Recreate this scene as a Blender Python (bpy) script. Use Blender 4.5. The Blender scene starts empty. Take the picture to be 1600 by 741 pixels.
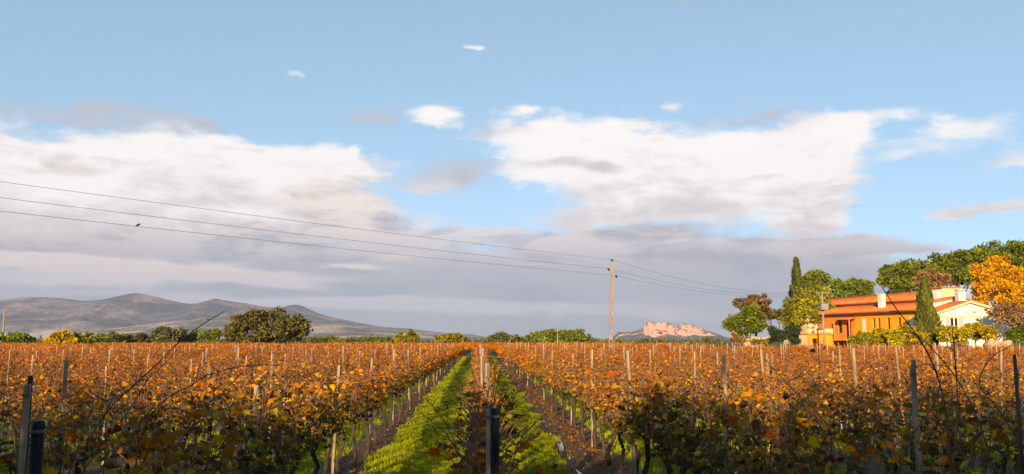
import bpy, math, random
import numpy as np
from mathutils import Vector, Matrix

R = math.radians
rng = np.random.default_rng(7)
random.seed(7)
scene = bpy.context.scene
col = scene.collection

# ------------------------------------------------------------------ camera
PITCH, YAW, CAMZ, FPX = R(6.83), R(2.18), 2.1, 1331.0
cam_data = bpy.data.cameras.new('camera')
cam_data.lens = FPX / 1600 * 36
cam_data.clip_start, cam_data.clip_end = 0.1, 40000
cam = bpy.data.objects.new('camera', cam_data)
col.objects.link(cam)
cam.location = (0, 0, CAMZ)
cam.rotation_euler = (R(90) + PITCH, 0, -YAW)
scene.camera = cam
CAMM = cam.rotation_euler.to_matrix()

def ray(px, py):
    return (CAMM @ Vector(((px - 800) / FPX, (370.5 - py) / FPX, -1))).normalized()

def W(px, py, d):
    """world point seen at photo pixel (px, py), d metres ahead along +Y"""
    r = ray(px, py)
    return Vector((0, 0, CAMZ)) + r * (d / r.y)

def azel(px, py):
    r = ray(px, py)
    return math.atan2(r.x, r.y), math.asin(r.z)

# ------------------------------------------------------------------ light
SUN_EL, SUN_A = R(15), R(17)            # low evening sun behind the camera, to its left
sun_data = bpy.data.lights.new('sun', 'SUN')
sun_data.energy = 5.0
sun_data.angle = R(0.5)
sun_data.color = (1.0, 0.73, 0.42)
sun = bpy.data.objects.new('sun', sun_data)
col.objects.link(sun)
SUN_DIR = Vector((math.cos(SUN_EL) * math.sin(SUN_A), math.cos(SUN_EL) * math.cos(SUN_A), -math.sin(SUN_EL)))
sun.rotation_euler = SUN_DIR.to_track_quat('-Z', 'Y').to_euler()
sun.location = (-40, -80, 40)

scene.view_settings.view_transform = 'Standard'
scene.view_settings.look = 'None'
scene.view_settings.gamma = 1
scene.view_settings.exposure = 1.0
scene.view_settings.use_curve_mapping = False
scene.cycles.max_bounces = 6
scene.cycles.transparent_max_bounces = 8
scene.cycles.volume_bounces = 1
scene.cycles.use_denoising = True

# ------------------------------------------------------------------ node helper
class X:
    """a float socket with arithmetic"""
    nt = None
    def __init__(self, s): self.s = s
    @staticmethod
    def m(op, *a, clamp=False):
        n = X.nt.nodes.new('ShaderNodeMath'); n.operation = op; n.use_clamp = clamp
        for i, v in enumerate(a):
            if isinstance(v, X): X.nt.links.new(v.s, n.inputs[i])
            else: n.inputs[i].default_value = v
        return X(n.outputs[0])
    def __add__(s, o): return X.m('ADD', s, o)
    __radd__ = __add__
    def __sub__(s, o): return X.m('SUBTRACT', s, o)
    def __rsub__(s, o): return X.m('SUBTRACT', o, s)
    def __mul__(s, o): return X.m('MULTIPLY', s, o)
    __rmul__ = __mul__
    def mad(s, a, b): return X.m('MULTIPLY_ADD', s, a, b)

def sstep(v, lo, hi, a=0.0, b=1.0):
    n = X.nt.nodes.new('ShaderNodeMapRange'); n.interpolation_type = 'SMOOTHSTEP'
    X.nt.links.new(v.s, n.inputs['Value'])
    n.inputs['From Min'].default_value = lo; n.inputs['From Max'].default_value = hi
    n.inputs['To Min'].default_value = a; n.inputs['To Max'].default_value = b
    return X(n.outputs['Result'])

def comb(x, y, z):
    n = X.nt.nodes.new('ShaderNodeCombineXYZ')
    for i, v in enumerate((x, y, z)):
        if isinstance(v, X): X.nt.links.new(v.s, n.inputs[i])
        else: n.inputs[i].default_value = v
    return n.outputs[0]

def noise(vec, scale, detail=4, rough=0.5, dist=0.0):
    n = X.nt.nodes.new('ShaderNodeTexNoise')
    if vec is not None: X.nt.links.new(vec, n.inputs['Vector'])
    n.inputs['Scale'].default_value = scale; n.inputs['Detail'].default_value = detail
    n.inputs['Roughness'].default_value = rough; n.inputs['Distortion'].default_value = dist
    return X(n.outputs['Fac'] if 'Fac' in n.outputs else n.outputs[0])

def mixc(f, a, b):
    n = X.nt.nodes.new('ShaderNodeMix'); n.data_type = 'RGBA'
    for i, v in ((0, f), (6, a), (7, b)):
        if isinstance(v, X): v = v.s
        if hasattr(v, 'is_output'): X.nt.links.new(v, n.inputs[i])
        else: n.inputs[i].default_value = v if i == 0 else (*v, 1)[:4]
    return n.outputs[2]

# ------------------------------------------------------------------ sky
world = bpy.data.worlds.new('World')
scene.world = world
world.use_nodes = True
nt = X.nt = world.node_tree
nt.nodes.clear()
wo = nt.nodes.new('ShaderNodeOutputWorld')
bg = nt.nodes.new('ShaderNodeBackground')
SKY_STRENGTH = 0.084
world.cycles.sampling_method = 'MANUAL'
world.cycles.sample_map_resolution = 256
bg.inputs['Strength'].default_value = SKY_STRENGTH
nt.links.new(bg.outputs[0], wo.inputs[0])
sky = nt.nodes.new('ShaderNodeTexSky')
sky.sky_type = 'NISHITA'
sky.sun_disc = False
sky.sun_elevation = SUN_EL
sky.sun_rotation = math.pi + SUN_A
sky.altitude = 0; sky.air_density = 0.65; sky.dust_density = 0.0; sky.ozone_density = 2.0
tc = nt.nodes.new('ShaderNodeTexCoord')
sp = nt.nodes.new('ShaderNodeSeparateXYZ')
nt.links.new(tc.outputs['Generated'], sp.inputs[0])
gx, gy, gz = (X(o) for o in sp.outputs)
az = X.m('ARCTAN2', gx, gy)
el = X.m('ARCSINE', gz)
P0 = comb(az, el * 2.3, 0.0)
P1 = comb(az, el * 2.3, 3.7)
n_a = noise(P0, 7, 6, 0.55)
n_b = noise(P1, 7, 6, 0.55)
n_f = noise(P0, 13, 10, 0.61, 0.6)
n_g = noise(P1, 15, 8, 0.56, 0.5)
P2 = comb(az * 0.5, el * 4.0, 9.1)
n_s = noise(P2, 11, 7, 0.56, 0.5)
waz = az + (n_a - 0.5) * 0.11
wel = el + (n_b - 0.5) * 0.06
saz = az + (n_a - 0.5) * 0.06 + (n_g - 0.5) * 0.05
sel = el + (n_b - 0.5) * 0.02 + (n_f - 0.5) * 0.02

def blobs(lst):
    acc = None
    for b in lst:
        px, py, rx, ry, w = b[:5]
        sl = b[5] if len(b) > 5 else 0
        a, e = azel(px, py)
        c = math.cos(math.atan((px - 800) / FPX)) ** 2
        sx, sy = rx / FPX * c, ry / FPX * c
        big = ry > 20
        dx = (waz if big else saz).mad(1 / sx, -a / sx)
        dy = (wel if big else sel).mad(1 / sy, -e / sy)
        if sl: dy = dx.mad(sl, dy)
        q = dx * dx + dy * dy
        g = X.m('POWER', 0.36788, q)
        acc = g * w if acc is None else g.mad(w, acc)
    return acc

white = blobs([
    (-10, 235, 45, 60, 1.1), (60, 250, 110, 45, .75), (180, 245, 120, 45, 1.05), (320, 240, 120, 32, 1.1, .15), (430, 262, 100, 28, 1.0), (530, 265, 70, 28, 1.1),
    (100, 320, 200, 55, .95), (300, 312, 210, 60, 1.05), (480, 320, 90, 50, .8), (0, 330, 80, 70, .8), (250, 375, 260, 30, .6),
    (680, 180, 44, 15, 1.35), (860, 212, 110, 22, .75), (860, 262, 90, 40, .9), (960, 240, 120, 48, 1.15), (1080, 262, 120, 50, 1.2),
    (1190, 250, 80, 42, .9), (1270, 222, 62, 38, 1.5), (1285, 290, 46, 75, 1.3), (1180, 310, 120, 40, .8), (1000, 320, 120, 28, .75), (985, 192, 60, 9, .65, .25),
    (1250, 345, 70, 22, .6), (820, 172, 35, 7, .7), (1390, 182, 100, 15, .66, .12), (1500, 212, 110, 26, .66), (1425, 243, 60, 14, .5), (1580, 250, 85, 26, .62),
    (1560, 322, 95, 16, .95, -.2), (1480, 340, 45, 9, .7), (730, 75, 17, 7, .8), (455, 113, 32, 7, .62), (510, 143, 22, 6, .5), (1055, 160, 14, 8, .5), (550, 235, 10, 9, .55),
    (640, 415, 70, 9, .3), (900, 350, 170, 20, .5), (1080, 400, 240, 30, .3), (600, 355, 100, 16, .5), (1330, 395, 130, 14, .55),
])
grey = blobs([
    (60, 176, 110, 16, 1.2), (200, 184, 120, 20, 1.35, .12), (300, 200, 60, 12, .8), (95, 268, 80, 15, 1.1), (190, 252, 65, 9, .55), (470, 258, 55, 10, .5), (500, 310, 75, 32, .85),
    (560, 335, 66, 30, 1.35), (-20, 300, 80, 30, .3), (585, 182, 52, 16, 1.25, .25), (700, 275, 68, 30, 1.25), (770, 206, 75, 12, .9), (860, 258, 95, 10, 1.0, .1), (950, 266, 40, 10, 1.0),
    (1140, 188, 115, 17, .95), (920, 300, 60, 12, .5), (880, 325, 60, 10, .5), (1240, 330, 60, 22, .4), (1180, 163, 60, 6, .4), (1030, 8, 120, 18, .35),
    (100, 380, 300, 50, .75), (420, 375, 220, 30, .7), (700, 370, 160, 24, .7), (980, 362, 170, 24, .85), (1180, 390, 180, 24, .8), (1330, 385, 110, 14, .75, .1), (1440, 390, 50, 8, .5),
    (400, 430, 500, 40, .95), (950, 430, 330, 48, 1.0), (1180, 440, 150, 42, .8), (1240, 480, 160, 40, .8), (200, 480, 500, 40, .8), (800, 500, 500, 45, .95), (1300, 420, 90, 22, .5),
    (1150, 326, 30, 4, .3), (1340, 326, 30, 4, .6),
])
streak = blobs([
    (60, 408, 200, 15, 1.0, .05), (300, 426, 210, 15, 1.1, .3), (460, 446, 90, 8, .6, .2), (120, 440, 200, 14, .5), (540, 414, 65, 6, .95, .2), (430, 470, 260, 11, .8, .08), (680, 474, 200, 9, .6, .15), (860, 484, 220, 12, .5),
    (1080, 495, 120, 12, .4), (630, 400, 60, 5, .4), (830, 412, 40, 4, .5), (60, 395, 90, 8, .4), (1350, 405, 50, 7, .5),
])
# the same kind of sky all round, outside the part in view
far_side = sstep(X.m('ABSOLUTE', az), 0.66, 0.95)
low_band = sstep(el, 0.05, 0.42, 1, 0)
white = white + far_side * low_band * sstep(n_a, 0.4, 0.65) * 0.9
grey = grey + far_side * sstep(el, 0.02, 0.22, 1, 0) * sstep(n_b, 0.3, 0.6) * 0.9
right_gap = sstep(az, 0.30, 0.48, 1.0, 0.25)
grey = grey + sstep(el, 0.0, 0.12, 1.5, 0.0) * right_gap
n_e = noise(P0, 48, 6, 0.6, 0.4)
d_white = sstep(white + (n_f - 0.5) * 1.25 + (n_s - 0.5) * 0.5 + (n_e - 0.5) * 0.6, 0.24, 0.92)
d_grey = sstep(grey + (n_g - 0.5) * 1.3 + (n_s - 0.5) * 0.9 + (n_e - 0.5) * 0.35, 0.2, 1.05)
d_str = sstep(streak + (n_s - 0.5) * 1.0 + (n_g - 0.5) * 0.6, 0.15, 0.75)
k = 2 ** -scene.view_settings.exposure / SKY_STRENGTH
def C(r, g, b): return (r * k, g * k, b * k)
clear = mixc(sstep(el, 0.1, 1.1, 0.5, 0.2), sky.outputs[0], C(0.52, 0.78, 0.88))          # thin high veil over the blue
wshade = sstep((n_b - 0.5) * 1.2 + (n_g - 0.5) * 1.2 + (n_s - 0.5) * 0.8 + sstep(el, 0.10, 0.22, 0.42, 0.0) + (n_e - 0.5) * 0.4, 0.0, 0.6)
wcol = mixc(wshade, C(1.03, 0.995, 0.965), C(0.72, 0.67, 0.675))
gel = sstep(el, 0.02, 0.19)
gcol = mixc(gel, C(0.285, 0.305, 0.355), C(0.55, 0.50, 0.525))
gcol2 = mixc(sstep(n_s + (n_f - 0.5) * 0.9, 0.30, 0.58) * sstep(el, 0.065, 0.16, 0.1, 1.0) * sstep(el, 0.16, 0.20, 1.0, 0.1), gcol, C(0.96, 0.83, 0.75))
scol = mixc(sstep(el, 0.03, 0.11), C(0.54, 0.53, 0.56), C(0.88, 0.74, 0.66))
c1 = mixc(d_white, clear, wcol)
high = sstep(el, 0.165, 0.205)
d_grey = d_grey * (1.0 - high * sstep(n_f + (n_e - 0.5) * 0.5, 0.36, 0.66, 0.2, 0.75))
c2 = mixc(d_grey * 0.93, c1, gcol2)
c3 = mixc(d_str * 0.95, c2, scol)
nt.links.new(c3, bg.inputs['Color'])

# ------------------------------------------------------------------ mesh helpers
def props(o, label=None, cat=None, group=None, kind=None):
    if label: o['label'] = label
    if cat: o['category'] = cat
    if group: o['group'] = group
    if kind: o['kind'] = kind
    return o

def mesh_np(name, V, F, colr=None, mat=None, smooth=False, fmat=None):
    """V (n,3); F list of index arrays (m,k); colr (n,3) vertex tint"""
    me = bpy.data.meshes.new(name)
    V = np.asarray(V, np.float32)
    Fs = [np.asarray(f, np.int32) for f in (F if isinstance(F, list) else [F]) if len(f)]
    tot = np.concatenate([np.full(len(f), f.shape[1], np.int32) for f in Fs])
    loops = np.concatenate([f.ravel() for f in Fs])
    start = np.concatenate([[0], np.cumsum(tot)[:-1]]).astype(np.int32)
    me.vertices.add(len(V)); me.vertices.foreach_set('co', V.ravel())
    me.loops.add(len(loops)); me.loops.foreach_set('vertex_index', loops)
    me.polygons.add(len(tot)); me.polygons.foreach_set('loop_start', start)
    try: me.polygons.foreach_set('loop_total', tot)
    except Exception: pass
    if smooth: me.polygons.foreach_set('use_smooth', np.ones(len(tot), bool))
    if colr is not None:
        at = me.attributes.new('tint', 'FLOAT_COLOR', 'POINT')
        c4 = np.ones((len(V), 4), np.float32); c4[:, :3] = colr
        at.data.foreach_set('color', c4.ravel())
    if mat is not None:
        for m in (mat if isinstance(mat, list) else [mat]): me.materials.append(m)
    if fmat is not None: me.polygons.foreach_set('material_index', np.asarray(fmat, np.int32))
    me.update(calc_edges=True)
    me.validate()
    return me

def link(name, me, parent=None, loc=None, rz=0.0):
    o = bpy.data.objects.new(name, me)
    col.objects.link(o)
    if parent: o.parent = parent
    if loc is not None: o.location = loc
    if rz: o.rotation_euler.z = rz
    return o

def empty(name, loc=(0, 0, 0), rz=0.0):
    o = bpy.data.objects.new(name, None)
    o.empty_display_size = 0.2
    col.objects.link(o); o.location = loc; o.rotation_euler.z = rz
    return o

class MB:
    """collects verts / faces for one mesh"""
    def __init__(s): s.v = []; s.f = []; s.c = []
    def add(s, vs, fs, c=(1, 1, 1)):
        b = len(s.v); s.v += [tuple(v) for v in vs]; s.f += [tuple(b + i for i in f) for f in fs]; s.c += [c] * len(vs)
    def box(s, x0, x1, y0, y1, z0, z1, c=(1, 1, 1)):
        vs = [(x, y, z) for z in (z0, z1) for y in (y0, y1) for x in (x0, x1)]
        s.add(vs, [(0, 2, 3, 1), (4, 5, 7, 6), (0, 1, 5, 4), (2, 6, 7, 3), (0, 4, 6, 2), (1, 3, 7, 5)], c)
    def tube(s, pts, rad, n=6, c=(1, 1, 1), cap=True):
        pts = [Vector(p) for p in pts]
        if not hasattr(rad, '__len__'): rad = [rad] * len(pts)
        b = len(s.v); up = Vector((0.3, 0.17, 1)).normalized()
        u = None
        for i, p in enumerate(pts):
            t = (pts[min(i + 1, len(pts) - 1)] - pts[max(i - 1, 0)]).normalized()
            if u is None:
                u = t.cross(Vector((1, 0.1, 0)) if abs(t.z) > 0.8 else Vector((0, 0, 1))).normalized()
            else:
                u = (u - t * u.dot(t)).normalized()
            w = t.cross(u)
            for j in range(n):
                a = 2 * math.pi * j / n
                s.v.append(tuple(p + (u * math.cos(a) + w * math.sin(a)) * rad[i])); s.c.append(c)
        for i in range(len(pts) - 1):
            for j in range(n):
                j2 = (j + 1) % n
                s.f.append((b + i * n + j, b + i * n + j2, b + (i + 1) * n + j2, b + (i + 1) * n + j))
        if cap:
            s.f.append(tuple(b + j for j in reversed(range(n))))
            s.f.append(tuple(b + (len(pts) - 1) * n + j for j in range(n)))
    def mesh(s, name, mat, smooth=False):
        me = bpy.data.meshes.new(name)
        me.from_pydata(s.v, [], s.f)
        at = me.attributes.new('tint', 'FLOAT_COLOR', 'POINT')
        at.data.foreach_set('color', np.array([(*c, 1) for c in s.c], np.float32).ravel())
        me.materials.append(mat)
        if smooth: me.polygons.foreach_set('use_smooth', np.ones(len(s.f), bool))
        me.update()
        return me
    def arrays(s):
        """triangulated arrays"""
        tri = []
        for f in s.f:
            for i in range(1, len(f) - 1): tri.append((f[0], f[i], f[i + 1]))
        return np.array(s.v, np.float32), np.array(tri, np.int32), np.array(s.c, np.float32)

# ------------------------------------------------------------------ materials
def newmat(name):
    m = bpy.data.materials.new(name); m.use_nodes = True
    X.nt = m.node_tree
    b = m.node_tree.nodes['Principled BSDF']
    b.inputs['Specular IOR Level'].default_value = 0.25
    return m, b

def objcoord():
    n = X.nt.nodes.new('ShaderNodeTexCoord'); return n.outputs['Object']

def poscoord():
    n = X.nt.nodes.new('ShaderNodeNewGeometry'); return n.outputs['Position']

def bump(b, h, strength=0.3, dist=0.02):
    n = X.nt.nodes.new('ShaderNodeBump')
    n.inputs['Strength'].default_value = strength; n.inputs['Distance'].default_value = dist
    X.nt.links.new(h.s if isinstance(h, X) else h, n.inputs['Height'])
    X.nt.links.new(n.outputs[0], b.inputs['Normal'])

def attr(name='tint'):
    n = X.nt.nodes.new('ShaderNodeAttribute'); n.attribute_name = name
    return n.outputs['Color']

def hsv(c, h=None, s=None, v=None):
    n = X.nt.nodes.new('ShaderNodeHueSaturation')
    X.nt.links.new(c, n.inputs['Color'])
    for key, val in (('Hue', h), ('Saturation', s), ('Value', v)):
        if val is None: continue
        if isinstance(val, X): X.nt.links.new(val.s, n.inputs[key])
        else: n.inputs[key].default_value = val
    return n.outputs[0]

def leaf_mat(name, rough=0.6, trans=0.25, var=0.25):
    """foliage: the leaf's own tint, varied per object and by a fine blotch noise"""
    m, b = newmat(name)
    c = attr()
    oi = X.nt.nodes.new('ShaderNodeObjectInfo')
    rnd = X(oi.outputs['Random'])
    n = noise(poscoord(), 9, 3)
    cc = hsv(c, h=rnd.mad(0.02, 0.49), s=1.12, v=(rnd - 0.5).mad(var, n.mad(0.7, 0.65)))
    b.inputs['Roughness'].default_value = rough; b.inputs['Specular IOR Level'].default_value = .1
    X.nt.links.new(cc, b.inputs['Base Color'])
    if trans:
        t = X.nt.nodes.new('ShaderNodeBsdfTranslucent')
        X.nt.links.new(cc, t.inputs['Color'])
        mx = X.nt.nodes.new('ShaderNodeMixShader'); mx.inputs[0].default_value = trans
        X.nt.links.new(b.outputs[0], mx.inputs[1]); X.nt.links.new(t.outputs[0], mx.inputs[2])
        X.nt.links.new(mx.outputs[0], X.nt.nodes['Material Output'].inputs[0])
    return m

def rough_mat(name, base, dark, scale=6, rough=0.8, bs=0.3, bd=0.01, stretch=None, use_tint=False):
    m, b = newmat(name)
    v = objcoord()
    if stretch:
        mp = X.nt.nodes.new('ShaderNodeMapping'); mp.inputs['Scale'].default_value = stretch
        X.nt.links.new(v, mp.inputs[0]); v = mp.outputs[0]
    n = noise(v, scale, 6, 0.6)
    c = mixc(sstep(n, 0.35, 0.68), dark, base)
    if use_tint:
        mu = X.nt.nodes.new('ShaderNodeMix'); mu.data_type = 'RGBA'; mu.blend_type = 'MULTIPLY'; mu.inputs[0].default_value = 1
        X.nt.links.new(c, mu.inputs[6]); X.nt.links.new(attr(), mu.inputs[7]); c = mu.outputs[2]
    X.nt.links.new(c, b.inputs['Base Color'])
    b.inputs['Roughness'].default_value = rough
    bump(b, n, bs, bd)
    return m

M = {}
M['vine_leaf'] = leaf_mat('vine_leaf', 0.55, 0.22, 0.3)
M['tree_leaf'] = leaf_mat('tree_leaf', 0.65, 0.12, 0.1)
M['grass'] = leaf_mat('grass_blade', 0.5, 0.3, 0.0)
M['cane'] = rough_mat('cane_bark', (0.29, 0.15, 0.09), (0.15, 0.072, 0.045), 30, 0.7)
M['vine_trunk'] = rough_mat('vine_trunk_bark', (0.085, 0.06, 0.045), (0.03, 0.022, 0.018), 25, 0.9, 0.8, 0.02, (1, 1, 0.25))
M['bark'] = rough_mat('tree_bark', (0.16, 0.11, 0.08), (0.06, 0.045, 0.035), 4, 0.9, 0.8, 0.05, (1, 1, 0.3))
M['post'] = rough_mat('grey_post', (0.42, 0.315, 0.21), (0.2, 0.14, 0.09), 9, 0.8, 0.4, 0.004, (3, 3, 0.4))
M['black_post'] = rough_mat('black_post', (0.022, 0.023, 0.028), (0.012, 0.012, 0.014), 14, 0.55, 0.3, 0.004)
M['wire'] = rough_mat('steel_wire', (0.16, 0.15, 0.145), (0.1, 0.1, 0.1), 20, 0.5)
M['cable'] = rough_mat('power_cable', (0.05, 0.05, 0.055), (0.03, 0.03, 0.035), 5, 0.6)
M['pole'] = rough_mat('pole_concrete', (0.36, 0.28, 0.185), (0.22, 0.165, 0.11), 5, 0.85, 0.3, 0.01, (2, 2, 0.5))
M['ins'] = rough_mat('insulator_glass', (0.03, 0.035, 0.045), (0.02, 0.02, 0.025), 8, 0.3)
M['metal'] = rough_mat('grey_metal', (0.34, 0.34, 0.33), (0.24, 0.23, 0.22), 6, 0.5)
M['bird'] = rough_mat('bird_feather', (0.03, 0.03, 0.032), (0.015, 0.015, 0.017), 20, 0.7)

# ================================================================== the setting
ROW0, SP = 0.06, 2.12                    # rows of vines run along +Y
def row_x(k): return ROW0 + k * SP

# ---- ground: one sheet to the horizon, with a wheel rut in the right-hand lane
def grow(a, b, s, g):
    out = [a]
    while out[-1] < b: s *= g; out.append(out[-1] + s)
    return out
xs = np.array(sorted([-v for v in grow(3.2, 4500, .2, 1.22)] + list(np.arange(-3, 3.05, .1)) + grow(3.2, 4500, .2, 1.22)))
ys = np.array(sorted([-v for v in grow(4, 2000, .5, 1.4)] + list(np.arange(-3.5, 40, .35)) + grow(40, 6200, .4, 1.12)))
gxv, gyv = np.meshgrid(xs, ys)
def wob(x, y, s, seed):
    r = np.random.default_rng(seed); z = 0
    for i in range(5):
        a = r.uniform(0, 6.28); f = s * 1.7 ** i
        z = z + np.sin((x * math.cos(a) + y * math.sin(a)) * f + r.uniform(0, 6.28)) / 1.5 ** i
    return z / 2.6
def ground_z(x, y):
    z = 0.022 * wob(x, y, 1.1, 3) * np.exp(-(np.asarray(y) / 120.) ** 2)
    near = np.exp(-((np.asarray(y) - 30) / 60.) ** 2)
    z = z - 0.075 * np.exp(-((x - 1.62) / 0.17) ** 2) * near * (1 + 0.45 * wob(x * 0, y, 0.55, 8))
    z = z - 0.03 * np.exp(-((x - 0.62) / 0.16) ** 2) * near
    for kk in range(-2, 3):
        z = z + 0.05 * np.exp(-((x - row_x(kk)) / 0.3) ** 2) * near
    return z
gz_ = ground_z(gxv, gyv)
gz_ = np.where((np.abs(gxv) > 400) | (gyv > 400), 0, gz_)
nx, ny = len(xs), len(ys)
ii = (np.arange(ny - 1)[:, None] * nx + np.arange(nx - 1)[None, :]).ravel()
gF = np.stack([ii, ii + 1, ii + nx + 1, ii + nx], 1)
m, b = newmat('vineyard_ground')
pos = poscoord()
sp = X.nt.nodes.new('ShaderNodeSeparateXYZ'); X.nt.links.new(pos, sp.inputs[0])
px_, py_ = X(sp.outputs[0]), X(sp.outputs[1])
fr = X.m('FRACT', (px_ - ROW0) * (1 / SP) + 100.0)
t = X.m('ABSOLUTE', fr - 0.5) * 2.0                       # 1 at a row, 0 mid lane
n1 = noise(pos, 1.6, 6, 0.6); n2 = noise(pos, 14, 5, 0.65); n3 = noise(pos, 45, 3, 0.6)
gmask = sstep(t + (n1 - 0.5) * 0.5 + (n2 - 0.5) * 0.3, 0.55, 0.75, 1, 0)
rut = sstep(X.m('ABSOLUTE', px_ - 1.72) + (n1 - 0.5) * 0.3, 0.18, 0.34, 1, 0) * sstep(py_, 55, 110, 1, 0)
gmask = gmask * (1.0 - rut)
soil = mixc(n2, (0.03, 0.02, 0.014), (0.105, 0.066, 0.042))
soil = mixc(sstep(n3, 0.57, 0.64) * 0.55, soil, (0.24, 0.12, 0.045))      # scattered fallen leaves
grs = mixc(n2, (0.05, 0.09, 0.015), (0.13, 0.19, 0.03))
c = mixc(gmask, soil, grs)
wild = mixc(noise(pos, 0.02, 6, 0.6), (0.06, 0.075, 0.03), (0.13, 0.12, 0.055))
c = mixc(sstep(py_, 150, 190), c, wild)
X.nt.links.new(c, b.inputs['Base Color']); b.inputs['Roughness'].default_value = 0.9
bump(b, n2 + n3 * 0.5, 0.6, 0.03)
M['ground'] = m
props(link('ground', mesh_np('ground', np.stack([gxv.ravel(), gyv.ravel(), gz_.ravel()], 1), gF, None, m, True)), kind='structure')

# ---- puddles standing in the rut
m, b = newmat('puddle_water')
b.inputs['Base Color'].default_value = (0.035, 0.028, 0.02, 1); b.inputs['Roughness'].default_value = 0.03
b.inputs['Specular IOR Level'].default_value = 0.6
bump(b, noise(poscoord(), 9, 2), 0.05, 0.01)
for (y0, y1, w, xc) in ((12.0, 14.6, .12, 1.6), (15.6, 20.4, .13, 1.62), (22.5, 24.5, .09, 1.62)):
    n = 26; vs = []; 
    for i in range(n):
        f = i / (n - 1); y = y0 + (y1 - y0) * f
        ww = w * math.sin(math.pi * min(max(f, .02), .98)) ** .5 * (1 + .35 * math.sin(7 * f + y0) + .2 * math.sin(19 * f))
        xo = xc + .03 * math.sin(5 * f + y0)
        vs += [(xo - ww, y, -.044), (xo + ww, y, -.044)]
    mb = MB(); mb.add(vs, [(2 * i, 2 * i + 1, 2 * i + 3, 2 * i + 2) for i in range(n - 1)])
    props(link('puddle', mb.mesh('puddle', m)), kind='structure')

# ---- grass in the lanes
def grass_lane(x0, x1, y0, y1, n, hgt, wid, r):
    u = r.random(n)
    y = y0 + (y1 - y0) * u ** 1.7
    edge = .22 * wob(y * 0 + x0, y, 1.3, 5)
    x = x0 + edge + (x1 - x0 + .1 * np.sin(y * 2.1)) * r.beta(1.15, 1.15, n)
    patch = .65 + .5 * wob(x, y, 2.3, 11)
    keep = patch > r.random(n) * .55
    x, y, patch = x[keep], y[keep], patch[keep]; n = len(x)
    s = 1 + y / 38.
    h = hgt * r.uniform(.5, 1.35, n) * (.55 + .55 * patch)
    w = wid * s * r.uniform(.6, 1.3, n)
    a = r.uniform(0, 6.283, n); lean = r.uniform(.1, .75, n) * h; la = r.uniform(0, 6.283, n)
    z = ground_z(x, y)
    p0 = np.stack([x - np.cos(a) * w, y - np.sin(a) * w, z - .01], 1)
    p1 = np.stack([x + np.cos(a) * w, y + np.sin(a) * w, z - .01], 1)
    p2 = np.stack([x + np.cos(la) * lean, y + np.sin(la) * lean, z + h], 1)
    V = np.stack([p0, p1, p2], 1).reshape(-1, 3)
    g = np.clip(r.random(n) * .7 + .45 * wob(x, y, .9, 17) + .15, 0, 1)[:, None]; yl = (r.random(n) < .16 + .12 * wob(x, y, 1.7, 19))[:, None]
    c = np.array([.15, .205, .015]) * (1 - g) + np.array([.42, .43, .035]) * g
    c = np.where(yl, np.array([.30, .27, .08]), c)
    return V, np.arange(3 * n).reshape(-1, 3), np.repeat(c, 3, 0)
def join(parts):
    off = 0; Vs, Fs, Cs = [], [], []
    for V, F, c in parts:
        Vs.append(V); Fs.append(F + off); Cs.append(c); off += len(V)
    return np.concatenate(Vs), np.concatenate(Fs), np.concatenate(Cs)
r = np.random.default_rng(21)
lanes = [(-1.86, -.22, 9, 102, 150000, .075, .006), (.16, 1.56, 9, 102, 140000, .08, .006)]
V, F, c = join([grass_lane(*a, r) for a in lanes])
props(link('grass', mesh_np('grass', V, F, c, M['grass'])), 'bright green grass covering the two lanes between the vine rows', 'grass', kind='stuff')
lanes = [(row_x(kk) + .45, row_x(kk + 1) - .45, 6, 60, 24000, .09, .009) for kk in (-4, -3, -2, 1, 2, 3, 4)]
V, F, c = join([grass_lane(*a, r) for a in lanes])
props(link('grass', mesh_np('lane_grass', V, F, c, M['grass'])), 'shaded green grass showing between the trunks of the outer vine rows', 'grass', kind='stuff')

# ---- hills and rock on the horizon
def fbm2(x, y, f, seed, oct=6, ridged=False):
    r = np.random.default_rng(seed); z = 0; amp = 1; tot = 0
    for o in range(oct):
        acc = 0
        for i in range(4):
            a = r.uniform(0, 6.28); p = r.uniform(0, 6.28); q = r.uniform(0, 6.28); a2 = a + 1.57
            u = x * math.cos(a) + y * math.sin(a); w = x * math.cos(a2) + y * math.sin(a2)
            acc = acc + np.sin(u * f + p + 1.7 * np.sin(w * f * .6 + q))
        acc = acc / 4
        z = z + amp * ((1 - np.abs(acc) * 2) if ridged else acc); tot += amp
        f *= 2.03; amp *= .5
    return z / tot

def hill_mat(name, green, tan, scale, rock=None):
    m, b = newmat(name)
    pos = poscoord()
    n1 = noise(pos, scale, 7, 0.62); n2 = noise(pos, scale * 9, 4, 0.6)
    c = mixc(sstep(n1, .42, .62), green, tan)
    c = mixc(sstep(n2, .4, .62) * .7, c, tuple(v * .45 for v in green))
    if rock:
        ge = X.nt.nodes.new('ShaderNodeNewGeometry')
        s3 = X.nt.nodes.new('ShaderNodeSeparateXYZ'); X.nt.links.new(ge.outputs['Normal'], s3.inputs[0])
        steep = sstep(X(s3.outputs[2]) + (n2 - .5) * .3, .45, .72, 1, 0)
        rc = mixc(noise(pos, scale * 5, 5, .6), tuple(v * .6 for v in rock), rock)
        c = mixc(steep, c, rc)
    X.nt.links.new(c, b.inputs['Base Color']); b.inputs['Roughness'].default_value = .95
    bump(b, n2, .8, 6)
    return m

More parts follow.
